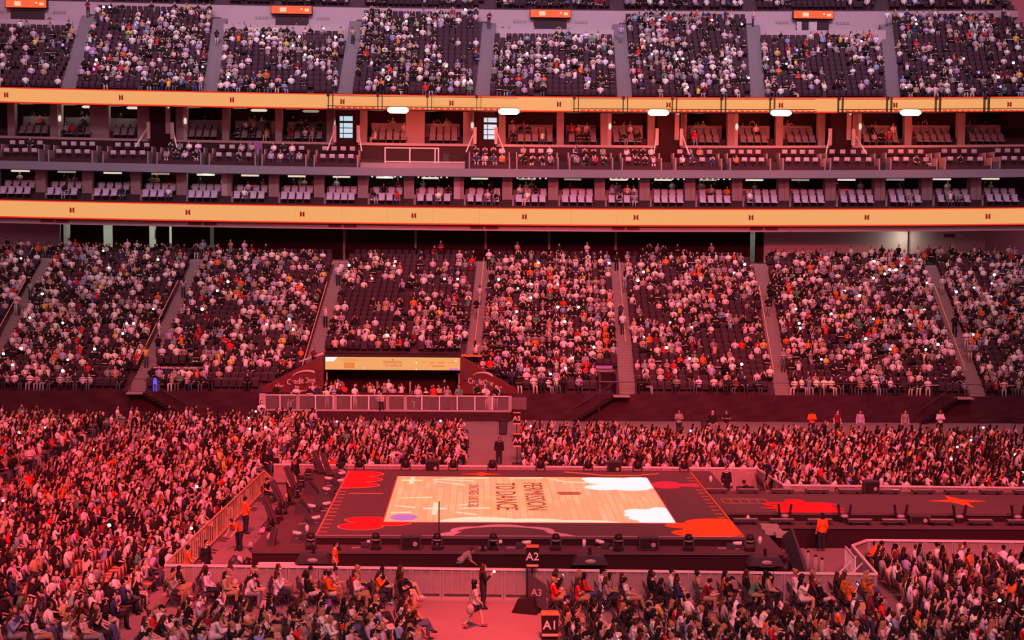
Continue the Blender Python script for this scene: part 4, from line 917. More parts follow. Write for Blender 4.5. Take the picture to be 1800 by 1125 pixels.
for n, (x, y, lb) in enumerate(((4.68,60.3,'middle'), (11.95,60.2,'right'), (-6.73,60.3,'left'))):
    r = empty('control_desk', (x, y, 0)); tag(r, 'small covered control desk before the %s of the near stage skirt' % lb, 'desk')
    MB().prism([(-.75,.7), (.75,.7), (.55,1.05), (-.55,1.05)], 'y', -.35, .35).build('cover', M_GEAR2, r)
    for q in (-1, 1): MB().box(q*.5-.05, q*.5+.05, -.2, .2, 0, .7).build('leg', M_GEAR, r)
    MB().blob((0,-.36,.85), (.25,.05,.1), 8, 5).build('lamp', M_LENS, r, smooth=True); MB().bar((0,.05,1.0), (0,.05,1.35), .12).build('stalk', M_GEAR, r)
for n, (x, wd, lb) in enumerate(((-8.2,1.75,'left'), (13.3,.9,'right'))):
    o = MB().box(-wd/2, wd/2, -.03, .03, 0, .05).box(-wd/2, wd/2, .3, .36, 0, .05).box(-wd/2, -wd/2+.05, -.03, .36, 0, .05).box(wd/2-.05, wd/2, -.03, .36, 0, .05).box(-wd/2+.05, wd/2-.05, .0, .33, .0, .02).build('tray_frame', M_ALU, None, (x if n == 0 else 12.2, 60.55, .5), 0); tag(o, 'pale rectangular tray fixed low on the %s end of the near stage skirt' % lb, 'tray')
for n, x in enumerate((-6.1,-.05,5.6)):
    o = MB().box(-.07,.07,-.05,.05,0,.42).box(-.12,.12,-.1,.1,0,.05).build('upright_box', M_GEAR, None, (x+.3, 61.15, 1.0)); tag(o, 'small black upright box on the front lip of the near ledge, %s of three' % ordw(n+1), 'box')

# ------------------------------------------------------------------ barricades
bar_panel = MB().box(.06, 1.16, -.012, .012, .16, 1.12).mesh('panel', M_PANEL); bar_rail = MB().box(0, 1.22, -.05, .05, 1.12, 1.2).mesh('top_rail', M_ALU)
bar_post = MB().box(-.04,.04,-.03,.03,0,1.14).mesh('post', M_COLM); bar_foot = MB().box(.0,1.2,-.45,.02,0,.05).mesh('tread_plate', M_COLM)
bar_rib = MB().box(-.03,.03,-.03,-.012,.16,1.12).mesh('rib', M_COLM); bar_br = MB().bar((0,.02,1.0),(0,.95,.05),.05).mesh('brace', M_ALU)
def barricade_run(p0, p1, label, full=True, hz=0.0):
    p0 = Vector((*p0, hz)); p1 = Vector((*p1, hz)); L = (p1-p0).length; n = max(1, round(L/1.22)); a = math.atan2(p1.y-p0.y, p1.x-p0.x); s = L/n/1.22
    for k in range(n):
        r = empty('crowd_barrier', tuple(p0+(p1-p0)*k/n), a); r.scale = (s, 1, 1); tag(r, label % ordw(k+1), 'barrier', 'crowd barriers around the stage')
        place('panel', bar_panel, r); place('top_rail', bar_rail, r)
        for x in (.05, 1.17): place('post', bar_post, r, (x, 0, 0))
        if full:
            for x in (.4, .8): place('rib', bar_rib, r, (x, 0, 0))
            place('tread_plate', bar_foot, r); place('brace', bar_br, r, (.1, 0, 0))
barricade_run((-12.3,57.75), (15.65,56.7), 'pinkish panelled crowd barrier before the near stage side, %s from left')
barricade_run((15.65,56.7), (15.95,61.7), 'pinkish panelled crowd barrier turning back toward catwalk, %s from the near corner')
barricade_run((15.95,61.7), (16.9,62.8), 'short corner crowd barrier before the catwalk, %s from left', False)
barricade_run((16.9,62.8), (33,62.4), 'pinkish panelled crowd barrier before the catwalk, %s from left', False)
barricade_run((-11.3,81.5), (15.5,81.0), 'pale posted crowd barrier behind the stage, %s from left', False)
barricade_run((15.5,81.0), (15.95,75.9), 'crowd barrier turning from stage back toward catwalk, %s from the far corner', False)
barricade_run((15.95,75.9), (36,75.2), 'pale posted crowd barrier behind the catwalk, %s from left', False)
# slatted orange fence beside the left block
slat = MB().box(-.045,.045,-.014,.014,.12,1.16).mesh('slat', M_WOODY); frail = MB().box(0,2.35,-.03,.03,1.16,1.22).mesh('top_rail', M_WOODY); fbot = MB().box(0,2.35,-.03,.03,.1,.15).mesh('bottom_rail', M_WOODY)
ffoot = MB().bar((0,-.02,.12),(0,-.5,0.02),.05).mesh('foot', M_GEAR2)
FP0, FP1 = Vector((-12.3,58.0,0)), Vector((-11.5,79.3,0))
for k in range(9):
    r = empty('slatted_fence', tuple(FP0+(FP1-FP0)*k/9), math.atan2(FP1.y-FP0.y, FP1.x-FP0.x)); tag(r, 'orange slatted fence section beside the packed left block, %s from near corner' % ordw(k+1), 'fence', 'slatted fence of the left block')
    for q in range(7): place('slat', slat, r, (.1+q*.36, 0, 0))
    place('top_rail', frail, r); place('bottom_rail', fbot, r); place('foot', ffoot, r, (.2, 0, 0)); place('foot', ffoot, r, (2.1, 0, 0))
for n, (a, b) in enumerate((((-11.5,79.3),(-10.9,77.3)), )):
    r = empty('slatted_gate', (*a, 0), math.atan2(b[1]-a[1], b[0]-a[0])); tag(r, 'wide orange slatted gate at the far end of left fence', 'fence')
    for q in range(14): place('slat', slat, r, (.05+q*.15, 0, 0))
    MB().box(0,2.1,-.03,.03,1.16,1.22).build('top_rail', M_WOODY, r); MB().box(0,2.1,-.03,.03,.1,.15).build('bottom_rail', M_WOODY, r); MB().box(0,2.1,.022,.03,.5,1.0).build('backing', M_WOODY, r)
# bike rack leaning at the right
r = empty('bike_rack', (15.55, 59.6, 0), PI/2*.96); tag(r, 'leaning metal bike rack barrier at the near right passage', 'barrier')
MB().bar((0,0,1.1),(2.2,0,1.1),.05).bar((0,0,.2),(2.2,0,.2),.05).bar((0,0,.0),(0,0,1.1),.05).bar((2.2,0,0),(2.2,0,1.1),.05).build('frame', M_ALU, r)
for q in range(10): MB().bar((.2+q*.2,0,.2),(.2+q*.2,0,1.1),.025).build('bar', M_ALU, r)
# aisle signs
def cube_sign(x, y, zb, txt, label, sx=.5, rz=0):
    r = empty('aisle_sign', (x, y, 0), rz); tag(r, label, 'sign')
    MB().bar((0,0,0), (0,0,zb), .06).build('pole', M_GEAR, r); MB().prism([(-.3,-.3),(.3,-.3),(.3,.3),(-.3,.3)], 'z', 0, .05).build('base', M_GEAR, r)
    MB().add([(-sx*.44,-sx*.44,zb),(sx*.44,-sx*.44,zb),(sx*.44,sx*.44,zb),(-sx*.44,sx*.44,zb),(-sx/2,-sx/2,zb+.72),(sx/2,-sx/2,zb+.72),(sx/2,sx/2,zb+.72),(-sx/2,sx/2,zb+.72)], [(0,3,2,1),(4,5,6,7),(0,1,5,4),(1,2,6,5),(2,3,7,6),(3,0,4,7)]).build('box', M_GEAR, r)
    MB().prism([(-sx/2,-sx/2),(sx/2,-sx/2),(sx/2,sx/2),(-sx/2,sx/2)], 'z', zb+.721, zb+.74).build('lid', M_ORTOP, r); MB().box(-sx*.46, sx*.46, -sx*.49, -sx*.40, zb-.03, zb+.05).build('lower_band', M_WOODY, r)
    o = place('lettering', text_mesh('lettering', txt, .44, .01, M_LETTER, bold=True), r, (0, -sx*.49-.015, zb+.36)); o.rotation_euler = (PI/2, 0, 0)
cube_sign(2.17, 57.0, 1.42, 'A2', 'black cube sign A2 with orange top above the near barrier')
cube_sign(2.62, 51.8, 0.18, 'A1', 'black cube sign A1 with orange top at the bottom of the aisle', .62)
cube_sign(2.4, 89.0, 1.1, 'A4', 'black cube sign A4 at the far aisle beside back block')
cube_sign(2.6, 98.0, 1.2, 'A5', 'pale-lit cube sign A5 at the far end of the aisle')
r = empty('aisle_banner', (2.15, 55.2, 0), -.35); tag(r, 'dark leaning banner A3 on pole at the aisle corner', 'sign')
MB().bar((-.25,0,0), (-.25,0,1.75), .06).build('pole', M_GEAR, r); MB().prism([(-.2,1.5), (.5,1.12), (.5,.12), (-.2,.4)], 'y', -.03, .03).build('panel', M_GEAR2, r)
o = place('lettering', text_mesh('lettering', 'A3', .38, .008, M_LETTERP), r, (.15, -.045, .78)); o.rotation_euler = (PI/2, 0, 0)
MB().prism([(-.75,0), (.25,0), (.1,.62), (-.5,.55)], 'y', -.35, .35).build('weight_cover', M_GEAR, r)
# litter bins by the far wall
for n, (x, y, lb) in enumerate(((1.75,101.0,'far aisle end'), (15.8,101.6,'standing staff'))):
    r = empty('litter_bin', (x, y, 0)); tag(r, 'grey wheeled litter bin beside the '+lb, 'bin'); MB().tube([(0,0,.1), (0,0,.95)], [.26,.33], 8).build('body', M_GEAR2, r); MB().tube([(0,0,.95), (0,0,1.03)], [.36,.34], 8).build('lid', M_GEAR, r); MB().box(-.25,.25,.15,.25,0,.12).build('wheels', M_GEAR, r)
# ================================================================== PEOPLE
def remeshed(mb, voxel, mats, ratio=1.0, it=2):
    me = bpy.data.meshes.new('tmp'); me.from_pydata(mb.v, [], mb.f)
    bm = bmesh.new(); bm.from_mesh(me); bmesh.ops.recalc_face_normals(bm, faces=bm.faces); bm.to_mesh(me); bm.free()
    o = bpy.data.objects.new('tmp', me); COL.objects.link(o)
    r = o.modifiers.new('r', 'REMESH'); r.mode = 'VOXEL'; r.voxel_size = voxel; r.adaptivity = 0
    s = o.modifiers.new('s', 'SMOOTH'); s.factor = .5; s.iterations = it
    if ratio < 1: d = o.modifiers.new('d', 'DECIMATE'); d.ratio = ratio
    out = bpy.data.meshes.new_from_object(o.evaluated_get(bpy.context.evaluated_depsgraph_get()))
    bpy.data.objects.remove(o); bpy.data.meshes.remove(me)
    out.materials.clear()
    for m in mats: out.materials.append(m)
    out.polygons.foreach_set('use_smooth', [True]*len(out.polygons)); return out
V3 = Vector
def pose(kind):
    J = {}
    stand = kind in ('stand', 'walk', 'stand_phone', 'bend', 'guard')
    if stand:
        h = .90; J['pel'] = V3((0,0,h)); J['chest'] = V3((-.01,0,h+.36)); J['neck'] = V3((-.01,0,h+.54)); J['head'] = V3((.02,0,h+.69)); shz = h+.49
        for s in (-1, 1):
            J['hip',s] = V3((0,s*.09,h-.02)); J['kn',s] = V3((.02,s*.10,.48)); J['an',s] = V3((-.02,s*.10,.08)); J['toe',s] = V3((.13,s*.12,.035)); J['sh',s] = V3((-.02,s*.175,shz))
            J['el',s] = V3((-.05,s*.24,h+.20)); J['wr',s] = V3((.06,s*.25,h-.02)); J['hd',s] = V3((.1,0,-1)).normalized()
        if kind == 'walk':
            J['kn',1] = V3((.22,.10,.50)); J['an',1] = V3((.28,.10,.10)); J['toe',1] = V3((.43,.11,.08)); J['kn',-1] = V3((-.10,-.10,.50)); J['an',-1] = V3((-.42,-.10,.17)); J['toe',-1] = V3((-.33,-.11,.05))
            J['el',1] = V3((-.16,.24,h+.22)); J['wr',1] = V3((-.18,.27,h)); J['el',-1] = V3((.05,-.24,h+.2)); J['wr',-1] = V3((.22,-.22,h+.05))
        if kind == 'stand_phone':
            J['el',-1] = V3((.06,-.23,h+.24)); J['wr',-1] = V3((.26,-.10,h+.38)); J['hd',-1] = V3((.5,.2,.8)).normalized()
        if kind == 'guard':
            for s in (-1, 1): J['el',s] = V3((.05,s*.27,h+.22)); J['wr',s] = V3((.20,-s*.02,h+.26+.03*s)); J['hd',s] = V3((.1,-s,.1)).normalized()
        if kind == 'bend':
            J['chest'] = V3((.24,0,h+.26)); J['neck'] = V3((.38,0,h+.37)); J['head'] = V3((.50,0,h+.44))
            for s in (-1, 1): J['sh',s] = V3((.34,s*.17,h+.31)); J['el',s] = V3((.42,s*.22,h+.05)); J['wr',s] = V3((.60,s*.16,h-.08)); J['hd',s] = V3((.8,0,-.6)).normalized()
    elif kind == 'crouch':
        h = .36; J['pel'] = V3((0,0,h)); J['chest'] = V3((.14,0,h+.32)); J['neck'] = V3((.22,0,h+.48)); J['head'] = V3((.29,0,h+.61))
        for s in (-1, 1):
            J['hip',s] = V3((0,s*.09,h)); J['kn',s] = V3((.34,s*.15,.50)); J['an',s] = V3((.06,s*.13,.09)); J['toe',s] = V3((.22,s*.15,.035)); J['sh',s] = V3((.19,s*.17,h+.43))
            J['el',s] = V3((.36,s*.22,h+.22)); J['wr',s] = V3((.48,s*.10,h+.10)); J['hd',s] = V3((.8,0,-.6)).normalized()
    else:
        ln = {'sit_forward': .20, 'sit_back': -.12, 'sit_phone': .02}.get(kind, 0); h = .55
        J['pel'] = V3((0,0,h)); J['chest'] = V3((-.03+ln*.6,0,h+.32)); J['neck'] = V3((-.03+ln,0,h+.52-abs(ln)*.2)); J['head'] = V3((.01+ln*1.15,0,h+.66-abs(ln)*.3))
        for s in (-1, 1):
            J['hip',s] = V3((.02,s*.09,h-.01)); J['kn',s] = V3((.44,s*.11,h+.0)); J['an',s] = V3((.43,s*.12,.09)); J['toe',s] = V3((.58,s*.13,.035)); J['sh',s] = V3((-.04+ln,s*.175,h+.46-abs(ln)*.2))
            J['el',s] = V3((.02+ln,s*.24,h+.20)); J['wr',s] = V3((.25+ln*.4,s*.10,h+.12)); J['hd',s] = V3((.9,-s*.35,-.15)).normalized()
        if kind == 'sit_phone':
            for s in (-1, 1): J['el',s] = V3((.10,s*.21,h+.24)); J['wr',s] = V3((.27,s*.065,h+.42)); J['hd',s] = V3((.35,-s*.1,.9)).normalized()
        if kind == 'sit_forward':
            for s in (-1, 1): J['el',s] = V3((.30,s*.17,h+.12)); J['wr',s] = V3((.50,s*.05,h+.17)); J['hd',s] = V3((.8,-s*.5,.1)).normalized()
        if kind == 'sit_folded':
            for s in (-1, 1): J['el',s] = V3((.03,s*.26,h+.21)); J['wr',s] = V3((.19,-s*.04,h+.22+.03*s)); J['hd',s] = V3((.1,-s,.1)).normalized()
            J['kn',1] = V3((.42,.03,h+.08)); J['an',1] = V3((.60,-.12,.30)); J['toe',1] = V3((.73,-.14,.26))
        if kind == 'sit_raise':
            J['el',-1] = V3((.12,-.25,h+.36)); J['wr',-1] = V3((.22,-.18,h+.60)); J['hd',-1] = V3((.15,.1,1)).normalized()
        if kind == 'sit_back':
            for s in (-1, 1): J['an',s] = V3((.60,s*.12,.09)); J['toe',s] = V3((.74,s*.13,.06))
    return J
def add_hand(m, w_, d, s):
    side = d.cross(V3((0,0,1))) if abs(d.z) < .9 else V3((0,1,0))*1.0
    side = side.normalized(); n = side.cross(d).normalized()
    m.tube([w_-d*.02, w_+d*.03, w_+d*.09], [(.028,.02), (.040,.018), (.042,.015)], 8, side=tuple(side))
    for k, L in enumerate((.058, .070, .066, .050)):
        b = w_+d*.082+side*(-.033+.022*k); sp_ = side*(-.010+.0067*k); m1 = b+d*L*.55+sp_-n*.006; m2 = m1+d*L*.42+sp_*.6-n*.022
        m.tube([b-d*.02, m1, m2], [.0092,.0086,.0070], 6)
    t = w_+d*.02+side*(-s*.036); m.tube([t, t+d*.03+side*(-s*.024), t+d*.062+side*(-s*.030)-n*.008], [.013,.0105,.0085], 6)
HEADV = MB()
HEADV.blob((-.008,0,.022), (.098,.078,.110), 14, 10).blob((.022,0,-.045), (.068,.057,.072), 12, 8).blob((.094,0,-.014), (.019,.013,.024), 8, 6)
for s in (-1, 1): HEADV.blob((-.004, s*.080, -.004), (.018,.012,.031), 8, 6)
def figure(kind):
    J = pose(kind); body = MB(); up = J['neck']-J['pel']
    torso = [J['pel']-V3((0,0,.06)), J['pel']+V3((0,0,.05)), J['pel'].lerp(J['chest'], .55), J['chest'], J['chest'].lerp(J['neck'], .62), J['neck']+V3((.0,0,.02))]
    tr = [(.15,.11), (.165,.12), (.135,.10), (.165,.115), (.155,.09), (.055,.055)]
    body.tube(torso, tr, 12, side=(0,1,0)); body.tube([J['neck']-V3((0,0,.04)), J['neck']+V3((.005,0,.05)), J['head']-V3((0,0,.03))], [.06,.05,.055], 10)
    H = Matrix.Translation(J['head']) @ Matrix.Rotation(.30 if kind in ('bend', 'crouch', 'sit_forward', 'sit_phone') else 0.0, 4, 'Y')
    body.add([tuple(H @ V3(v)) for v in HEADV.v], HEADV.f)
    for s in (-1, 1):
        body.blob(J['sh',s], (.062,.062,.062), 8, 6)
        body.tube([J['sh',s], J['sh',s].lerp(J['el',s], .5), J['el',s]], [.056,.050,.040], 8); body.blob(J['el',s], (.041,.041,.041), 8, 6)
        body.tube([J['el',s], J['el',s].lerp(J['wr',s], .35), J['wr',s]], [.041,.041,.027], 8); add_hand(body, J['wr',s], J['hd',s], s)
        body.tube([J['hip',s], J['hip',s].lerp(J['kn',s], .4), J['kn',s]], [.098,.088,.060], 10); body.blob(J['kn',s], (.061,.061,.061), 8, 6)
        body.tube([J['kn',s], J['kn',s].lerp(J['an',s], .35), J['an',s]], [.060,.060,.038], 8)
        body.tube([J['an',s]+V3((-.03,0,.0)), J['an',s].lerp(J['toe',s], .5), J['toe',s]], [.045,.042,.030], 8, side=(0,1,0))
    bme = remeshed(body, .0085, [M_SKIN, M_EYE, M_LIP], .45, 2)
    Hi = H.inverted(); mi = []
    for p in bme.polygons:
        c = Hi @ p.center; k = 0
        if c.x > .05 and abs(c.z) < .13 and abs(c.y) < .08:
            if min((c-V3((.080, s*.033, .012))).length for s in (-1, 1)) < .020: k = 1
            elif abs(c.z-.042) < .007 and .015 < abs(c.y) < .055: k = 1
            elif abs(c.z+.062) < .012 and abs(c.y) < .026: k = 2
        mi.append(k)
    bme.polygons.foreach_set('material_index', mi)
    out = {'body': bme, 'head': H, 'J': J}
    g = .018
    for nm, frac in (('short', .62), ('long', 1.9)):
        m = MB(); m.tube(torso[1:5]+[J['neck']-V3((0,0,.015))], [(a+g, b+g) for a, b in tr[1:5]]+[(.085,.08)], 12, side=(0,1,0))
        m.tube([torso[0]+V3((0,0,.0)), torso[1]], [(.17+g,.125+g), (.165+g,.12+g)], 12, side=(0,1,0))
        for s in (-1, 1):
            m.blob(J['sh',s], (.062+g,)*3, 8, 6)
            if frac < 1: m.tube([J['sh',s], J['sh',s].lerp(J['el',s], frac)], [.058+g,.056+g], 8)
            else: m.tube([J['sh',s], J['el',s]], [.058+g,.045+g], 8); m.blob(J['el',s], (.044+g,)*3, 8, 6); m.tube([J['el',s], J['el',s].lerp(J['wr',s], .95)], [.044+g,.034+g], 8)
        out[nm] = remeshed(m, .016, [M_CLOTH], .7, 2)
    for nm in ('shorts', 'trousers'):
        m = MB(); m.tube([torso[0]-V3((0,0,.03)), torso[0]+V3((0,0,.04)), torso[1]+V3((0,0,.03))], [(.14+g,.11+g), (.165+g,.12+g), (.165+g*.6,.12+g*.6)], 12, side=(0,1,0))
        for s in (-1, 1):
            if nm == 'shorts': m.tube([J['hip',s], J['hip',s].lerp(J['kn',s], .62)], [.10+g,.09+g], 10)
            else: m.tube([J['hip',s], J['hip',s].lerp(J['kn',s], .4), J['kn',s]], [.10+g,.09+g,.064+g], 10); m.blob(J['kn',s], (.064+g,)*3, 8, 6); m.tube([J['kn',s], J['an',s]+V3((0,0,.02))], [.064+g,.046+g], 8)
        out[nm] = remeshed(m, .016, [M_CLOTH], .7, 2)
    out['shoe'] = []
    for s in (-1, 1):
        m = MB(); m.tube([J['an',s]+V3((-.055,0,-.01)), J['an',s]+V3((0,0,-.005)), J['an',s].lerp(J['toe',s], .5)+V3((0,0,-.002)), J['toe',s]+V3((.03,0,0))], [(.035,.04), (.05,.055), (.052,.048), (.04,.032)], 8, side=(0,1,0)); out['shoe'].append(m.mesh('shoe', M_CLOTH, True))
    return out
SITK = ['sit_lap', 'sit_phone', 'sit_forward', 'sit_folded', 'sit_raise', 'sit_back']
FIG = {k: figure(k) for k in SITK+['stand', 'walk', 'stand_phone', 'bend', 'guard', 'crouch']}
def hairmesh(kind):
    m = MB()
    m.blob((-.026,0,.040), (.102,.092,.112), 12, 9)
    if kind == 'long':
        m.tube([(-.06,0,.02), (-.10,0,-.12), (-.13,0,-.28), (-.14,0,-.40)], [(.085,.055), (.10,.055), (.105,.045), (.06,.025)], 10, side=(0,1,0))
        for s in (-1, 1): m.tube([(-.0,s*.082,.03), (-.02,s*.095,-.09), (-.02,s*.10,-.22)], [(.035,.022), (.04,.026), (.02,.015)], 7)
    elif kind == 'bob':
        m.tube([(-.05,0,.02), (-.07,0,-.08), (-.07,0,-.15)], [(.09,.07), (.10,.075), (.09,.05)], 10, side=(0,1,0))
    elif kind == 'bun': m.blob((-.10,0,.12), (.055,.055,.055), 8, 6)
    elif kind == 'curly':
        for a in range(26):
            t = a*2.4; z = .13-.010*a; r = .10+.02*math.sin(a); m.blob((-.05+r*math.cos(t)*.75-(.03 if math.cos(t) > .3 else 0), r*math.sin(t)*1.15, z), (.05,.05,.05), 7, 5)
    elif kind == 'cap':
        m = MB(); m.blob((-.015,0,.055), (.104,.09,.085), 12, 8); m.tube([(.05,0,.055), (.17,0,.045)], [(.08,.012), (.06,.010)], 8, side=(0,1,0))
    me = remeshed(m, .013, [M_HAIR if kind != 'cap' else M_CLOTH], .8, 1); return me
HAIRM = {k: hairmesh(k) for k in ('long', 'bob', 'short', 'bun', 'curly', 'cap')}
HAIRM['cap_hair'] = MB().blob((-.045,0,.0), (.07,.084,.075), 10, 7).mesh('hair', M_HAIR, True)
mk = MB(); mk.blob((.040,0,-.048), (.068,.062,.050), 12, 8); MASKM = mk.mesh('face_mask', M_WHITE, True)
HC = {'black': (.012,.010,.010), 'brown': (.06,.028,.015), 'blond': (.36,.22,.10), 'red-dyed': (.40,.05,.03)}
BC = {'dark trousers': ((.03,.03,.045), 'trousers'), 'blue jeans': ((.07,.10,.20), 'trousers'), 'khaki trousers': ((.36,.26,.15), 'trousers'), 'pale shorts': ((.6,.55,.55), 'shorts'), 'dark shorts': ((.03,.03,.04), 'shorts'), 'grey trousers': ((.25,.24,.26), 'trousers')}
def person(x, y, z, rz, kind, top, hair, hcol, bottom, label, group=None, mask=None, sleeve=None, scale=1.0, skin=None, topc=None):
    F = FIG[kind]; skin = skin or random.choice(SKINS)
    r = place('person', F['body'], None, (x, y, z), rz, skin); r.scale = (scale,)*3; tag(r, label, 'person', group)
    sleeve = sleeve or random.choice(('short', 'long')); place('shirt', F[sleeve], r, color=topc or tuple(v*random.uniform(.85, 1.05) for v in TOPS[top]))
    bc, bk = BC[bottom]; place('trousers' if bk == 'trousers' else 'shorts', F[bk], r, color=bc)
    sc_ = random.choice(((.03,.03,.03), (.7,.66,.66), (.3,.1,.1)))
    for me in F['shoe']: place('shoe', me, r, color=sc_)
    def onhead(nm, me, c): o = place(nm, me, r, color=c); o.matrix_local = F['head']; return o
    if hair == 'cap': onhead('cap', HAIRM['cap'], HC[hcol]); onhead('hair', HAIRM['cap_hair'], HC['black'])
    else: onhead('hair', HAIRM[hair], HC[hcol])
    if mask or (mask is None and random.random() < .45): onhead('face_mask', MASKM, (1, 1, 1))
    return r
# folding chair
cs = MB().prism([(-.20,.43), (.22,.45), (.22,.48), (-.20,.46)], 'y', -.22, .22).mesh('seat', M_GEAR2)
cb = MB().prism([(-.27,.62), (-.24,.62), (-.29,.88), (-.32,.88)], 'y', -.21, .21).mesh('backrest', M_GEAR2)
cf = MB()
for s in (-1, 1): cf.bar((.26,s*.23,0), (-.32,s*.23,.90), .03).bar((-.28,s*.20,0), (.18,s*.20,.45), .03)
cf.bar((.20,-.23,.1), (.20,.23,.1), .02).bar((-.22,-.2,.1), (-.22,.2,.1), .02); cf = cf.mesh('frame', M_GEAR2)
CHP = mbtri(MB().box(-.2,.2,-.2,.2,.42,.46).add([(-.24,-.21,.45),(-.22,-.21,.45),(-.22,.21,.45),(-.24,.21,.45),(-.31,-.21,.9),(-.29,-.21,.9),(-.29,.21,.9),(-.31,.21,.9)], [(0,3,2,1),(4,5,6,7),(0,1,5,4),(1,2,6,5),(2,3,7,6),(3,0,4,7)]), None)
def chair(x, y, label):
    r = empty('folding_chair', (x, y, 0), 0); tag(r, label, 'chair', 'folding chairs of the nearest floor rows')
    place('seat', cs, r); place('backrest', cb, r); place('frame', cf, r); return r

Fw = Vector((math.sin(YAW)*math.cos(PITCH), math.cos(YAW)*math.cos(PITCH), -math.sin(PITCH))); Rt = Vector((math.cos(YAW), -math.sin(YAW), 0)); Up = Rt.cross(Fw)
def shown(x, y, z, mg=30):
    d = Vector((x, y, z-15)); q = d.dot(Fw); return -mg < 900+2600*d.dot(Rt)/q < 1800+mg and 562.5-2600*d.dot(Up)/q < 1125+mg*.6
# seats of the nearest floor blocks: (block, row, seat, x, y)
cand = []
for rr_ in range(10):
    for s_ in range(3): cand.append(('NL', rr_+1, s_+1, -2.75-rr_*.97, 56.95-s_*.56-.0*rr_))
    for s_ in range(10): cand.append(('NL', rr_+1, s_+4, -2.55-rr_*.97+.03*s_, 52.7-s_*.55))
for rr_ in range(14):
    for s_ in range(3): cand.append(('NR', rr_+1, s_+1, 3.1+rr_*.92, 56.45-s_*.56-.0*rr_))
for rr_ in range(17):
    for s_ in range(10): cand.append(('NR', rr_+1, s_+4, 3.3+rr_*.95+.03*s_, 52.6-s_*.55))
for rr_ in range(9):
    for s_ in range(22): cand.append(('RB', rr_+1, s_+1, 16.75+rr_*.93, 61.3-s_*.55))
for rr_ in range(34):
    for s_ in range(96):
        cand.append(('LB', rr_+1, s_+1, -13.15-rr_*.93+.012*s_, 50.0+s_*.55))
near = [c for c in cand if shown(c[3], c[4], .9, 20)]
near.sort(key=lambda c: c[3]**2+c[4]**2)
FORCE = {('NR', r_, s_) for r_ in range(1, 15) for s_ in (1, 2, 3)} | {('NL', r_, s_) for r_ in range(1, 11) for s_ in (1, 2, 3)}
near.sort(key=lambda c: (0 if c[:3] in FORCE else 1, c[3]**2+c[4]**2))
N_PEOPLE = 270
EMPTYC = {('NL', 1, 2), ('NR', 9, 3), ('NR', 10, 3), ('NL', 2, 3), ('NR', 4, 1), ('NL', 9, 3)}
OV = {('NL',1,1): ('black','sit_back','long'), ('NL',1,3): ('black','sit_folded','long'), ('NL',2,1): ('black','sit_lap','long'), ('NL',2,2): ('orange','sit_phone','bob'), ('NL',3,1): ('black','sit_lap','long'), ('NL',3,2): ('red','sit_lap','bob'), ('NL',4,2): ('orange','sit_lap','short'),
      ('NL',4,1): ('pale pink','sit_forward','bun'), ('NL',4,3): ('orange','sit_lap','short'), ('NL',5,1): ('white','sit_forward','short'), ('NL',5,2): ('white','sit_phone','bob'), ('NL',6,2): ('white','sit_folded','long'), ('NL',6,1): ('white','sit_lap','long'), ('NL',7,3): ('white','sit_forward','cap'), ('NL',7,1): ('black','sit_folded','long'), ('NL',8,1): ('pale pink','sit_lap','long'), ('NL',8,3): ('tan','sit_lap','bob'), ('NL',9,1): ('lavender','sit_phone','long'), ('NL',9,2): ('white','sit_lap','long'),
      ('NR',1,1): ('black','sit_phone','bob'), ('NR',1,2): ('black','sit_lap','short'), ('NR',2,1): ('black','sit_lap','long'), ('NR',2,2): ('red','sit_lap','long'), ('NR',2,3): ('red','sit_folded','long'), ('NR',3,1): ('white','sit_lap','cap'), ('NR',3,2): ('grey','sit_lap','long'), ('NR',3,3): ('grey','sit_folded','long'), ('NR',4,2): ('black','sit_back','bob'), ('NR',4,3): ('white','sit_back','short'),
      ('NR',5,1): ('black','sit_lap','long'), ('NR',5,2): ('black','sit_lap','short'), ('NR',5,3): ('black','sit_forward','long'), ('NR',6,1): ('white','sit_lap','bun'), ('NR',6,2): ('black','sit_folded','long'), ('NR',6,3): ('navy','sit_lap','long'), ('NR',7,3): ('maroon','sit_forward','short'), ('NR',8,1): ('orange','sit_lap','long'), ('NR',8,2): ('black','sit_forward','cap'), ('NR',8,3): ('black','sit_lap','short'), ('NR',9,1): ('black','sit_lap','long'), ('NR',9,2): ('green','sit_forward','long'),
      ('NR',10,1): ('black','sit_raise','long'), ('NR',10,2): ('tan','sit_lap','cap'), ('NR',11,1): ('white','sit_lap','bun'), ('NR',11,2): ('white','sit_forward','bob'), ('NR',12,1): ('black','sit_lap','short'), ('NR',12,2): ('maroon','sit_back','long'), ('NR',12,3): ('black','sit_back','short'), ('NR',13,1): ('black','sit_raise','long'), ('NR',13,2): ('orange','sit_phone','long'), ('NR',13,3): ('orange','sit_phone','long'), ('NR',14,2): ('orange','sit_lap','long'), ('NR',14,3): ('orange','sit_lap','curly')}
single = set(); np_ = 0
BN = {'NL': 'left of aisle, %s from barrier', 'NR': 'right of aisle, %s from barrier', 'RB': 'in right block, %s from barrier', 'LB': 'beside slatted fence, %s from near edge'}
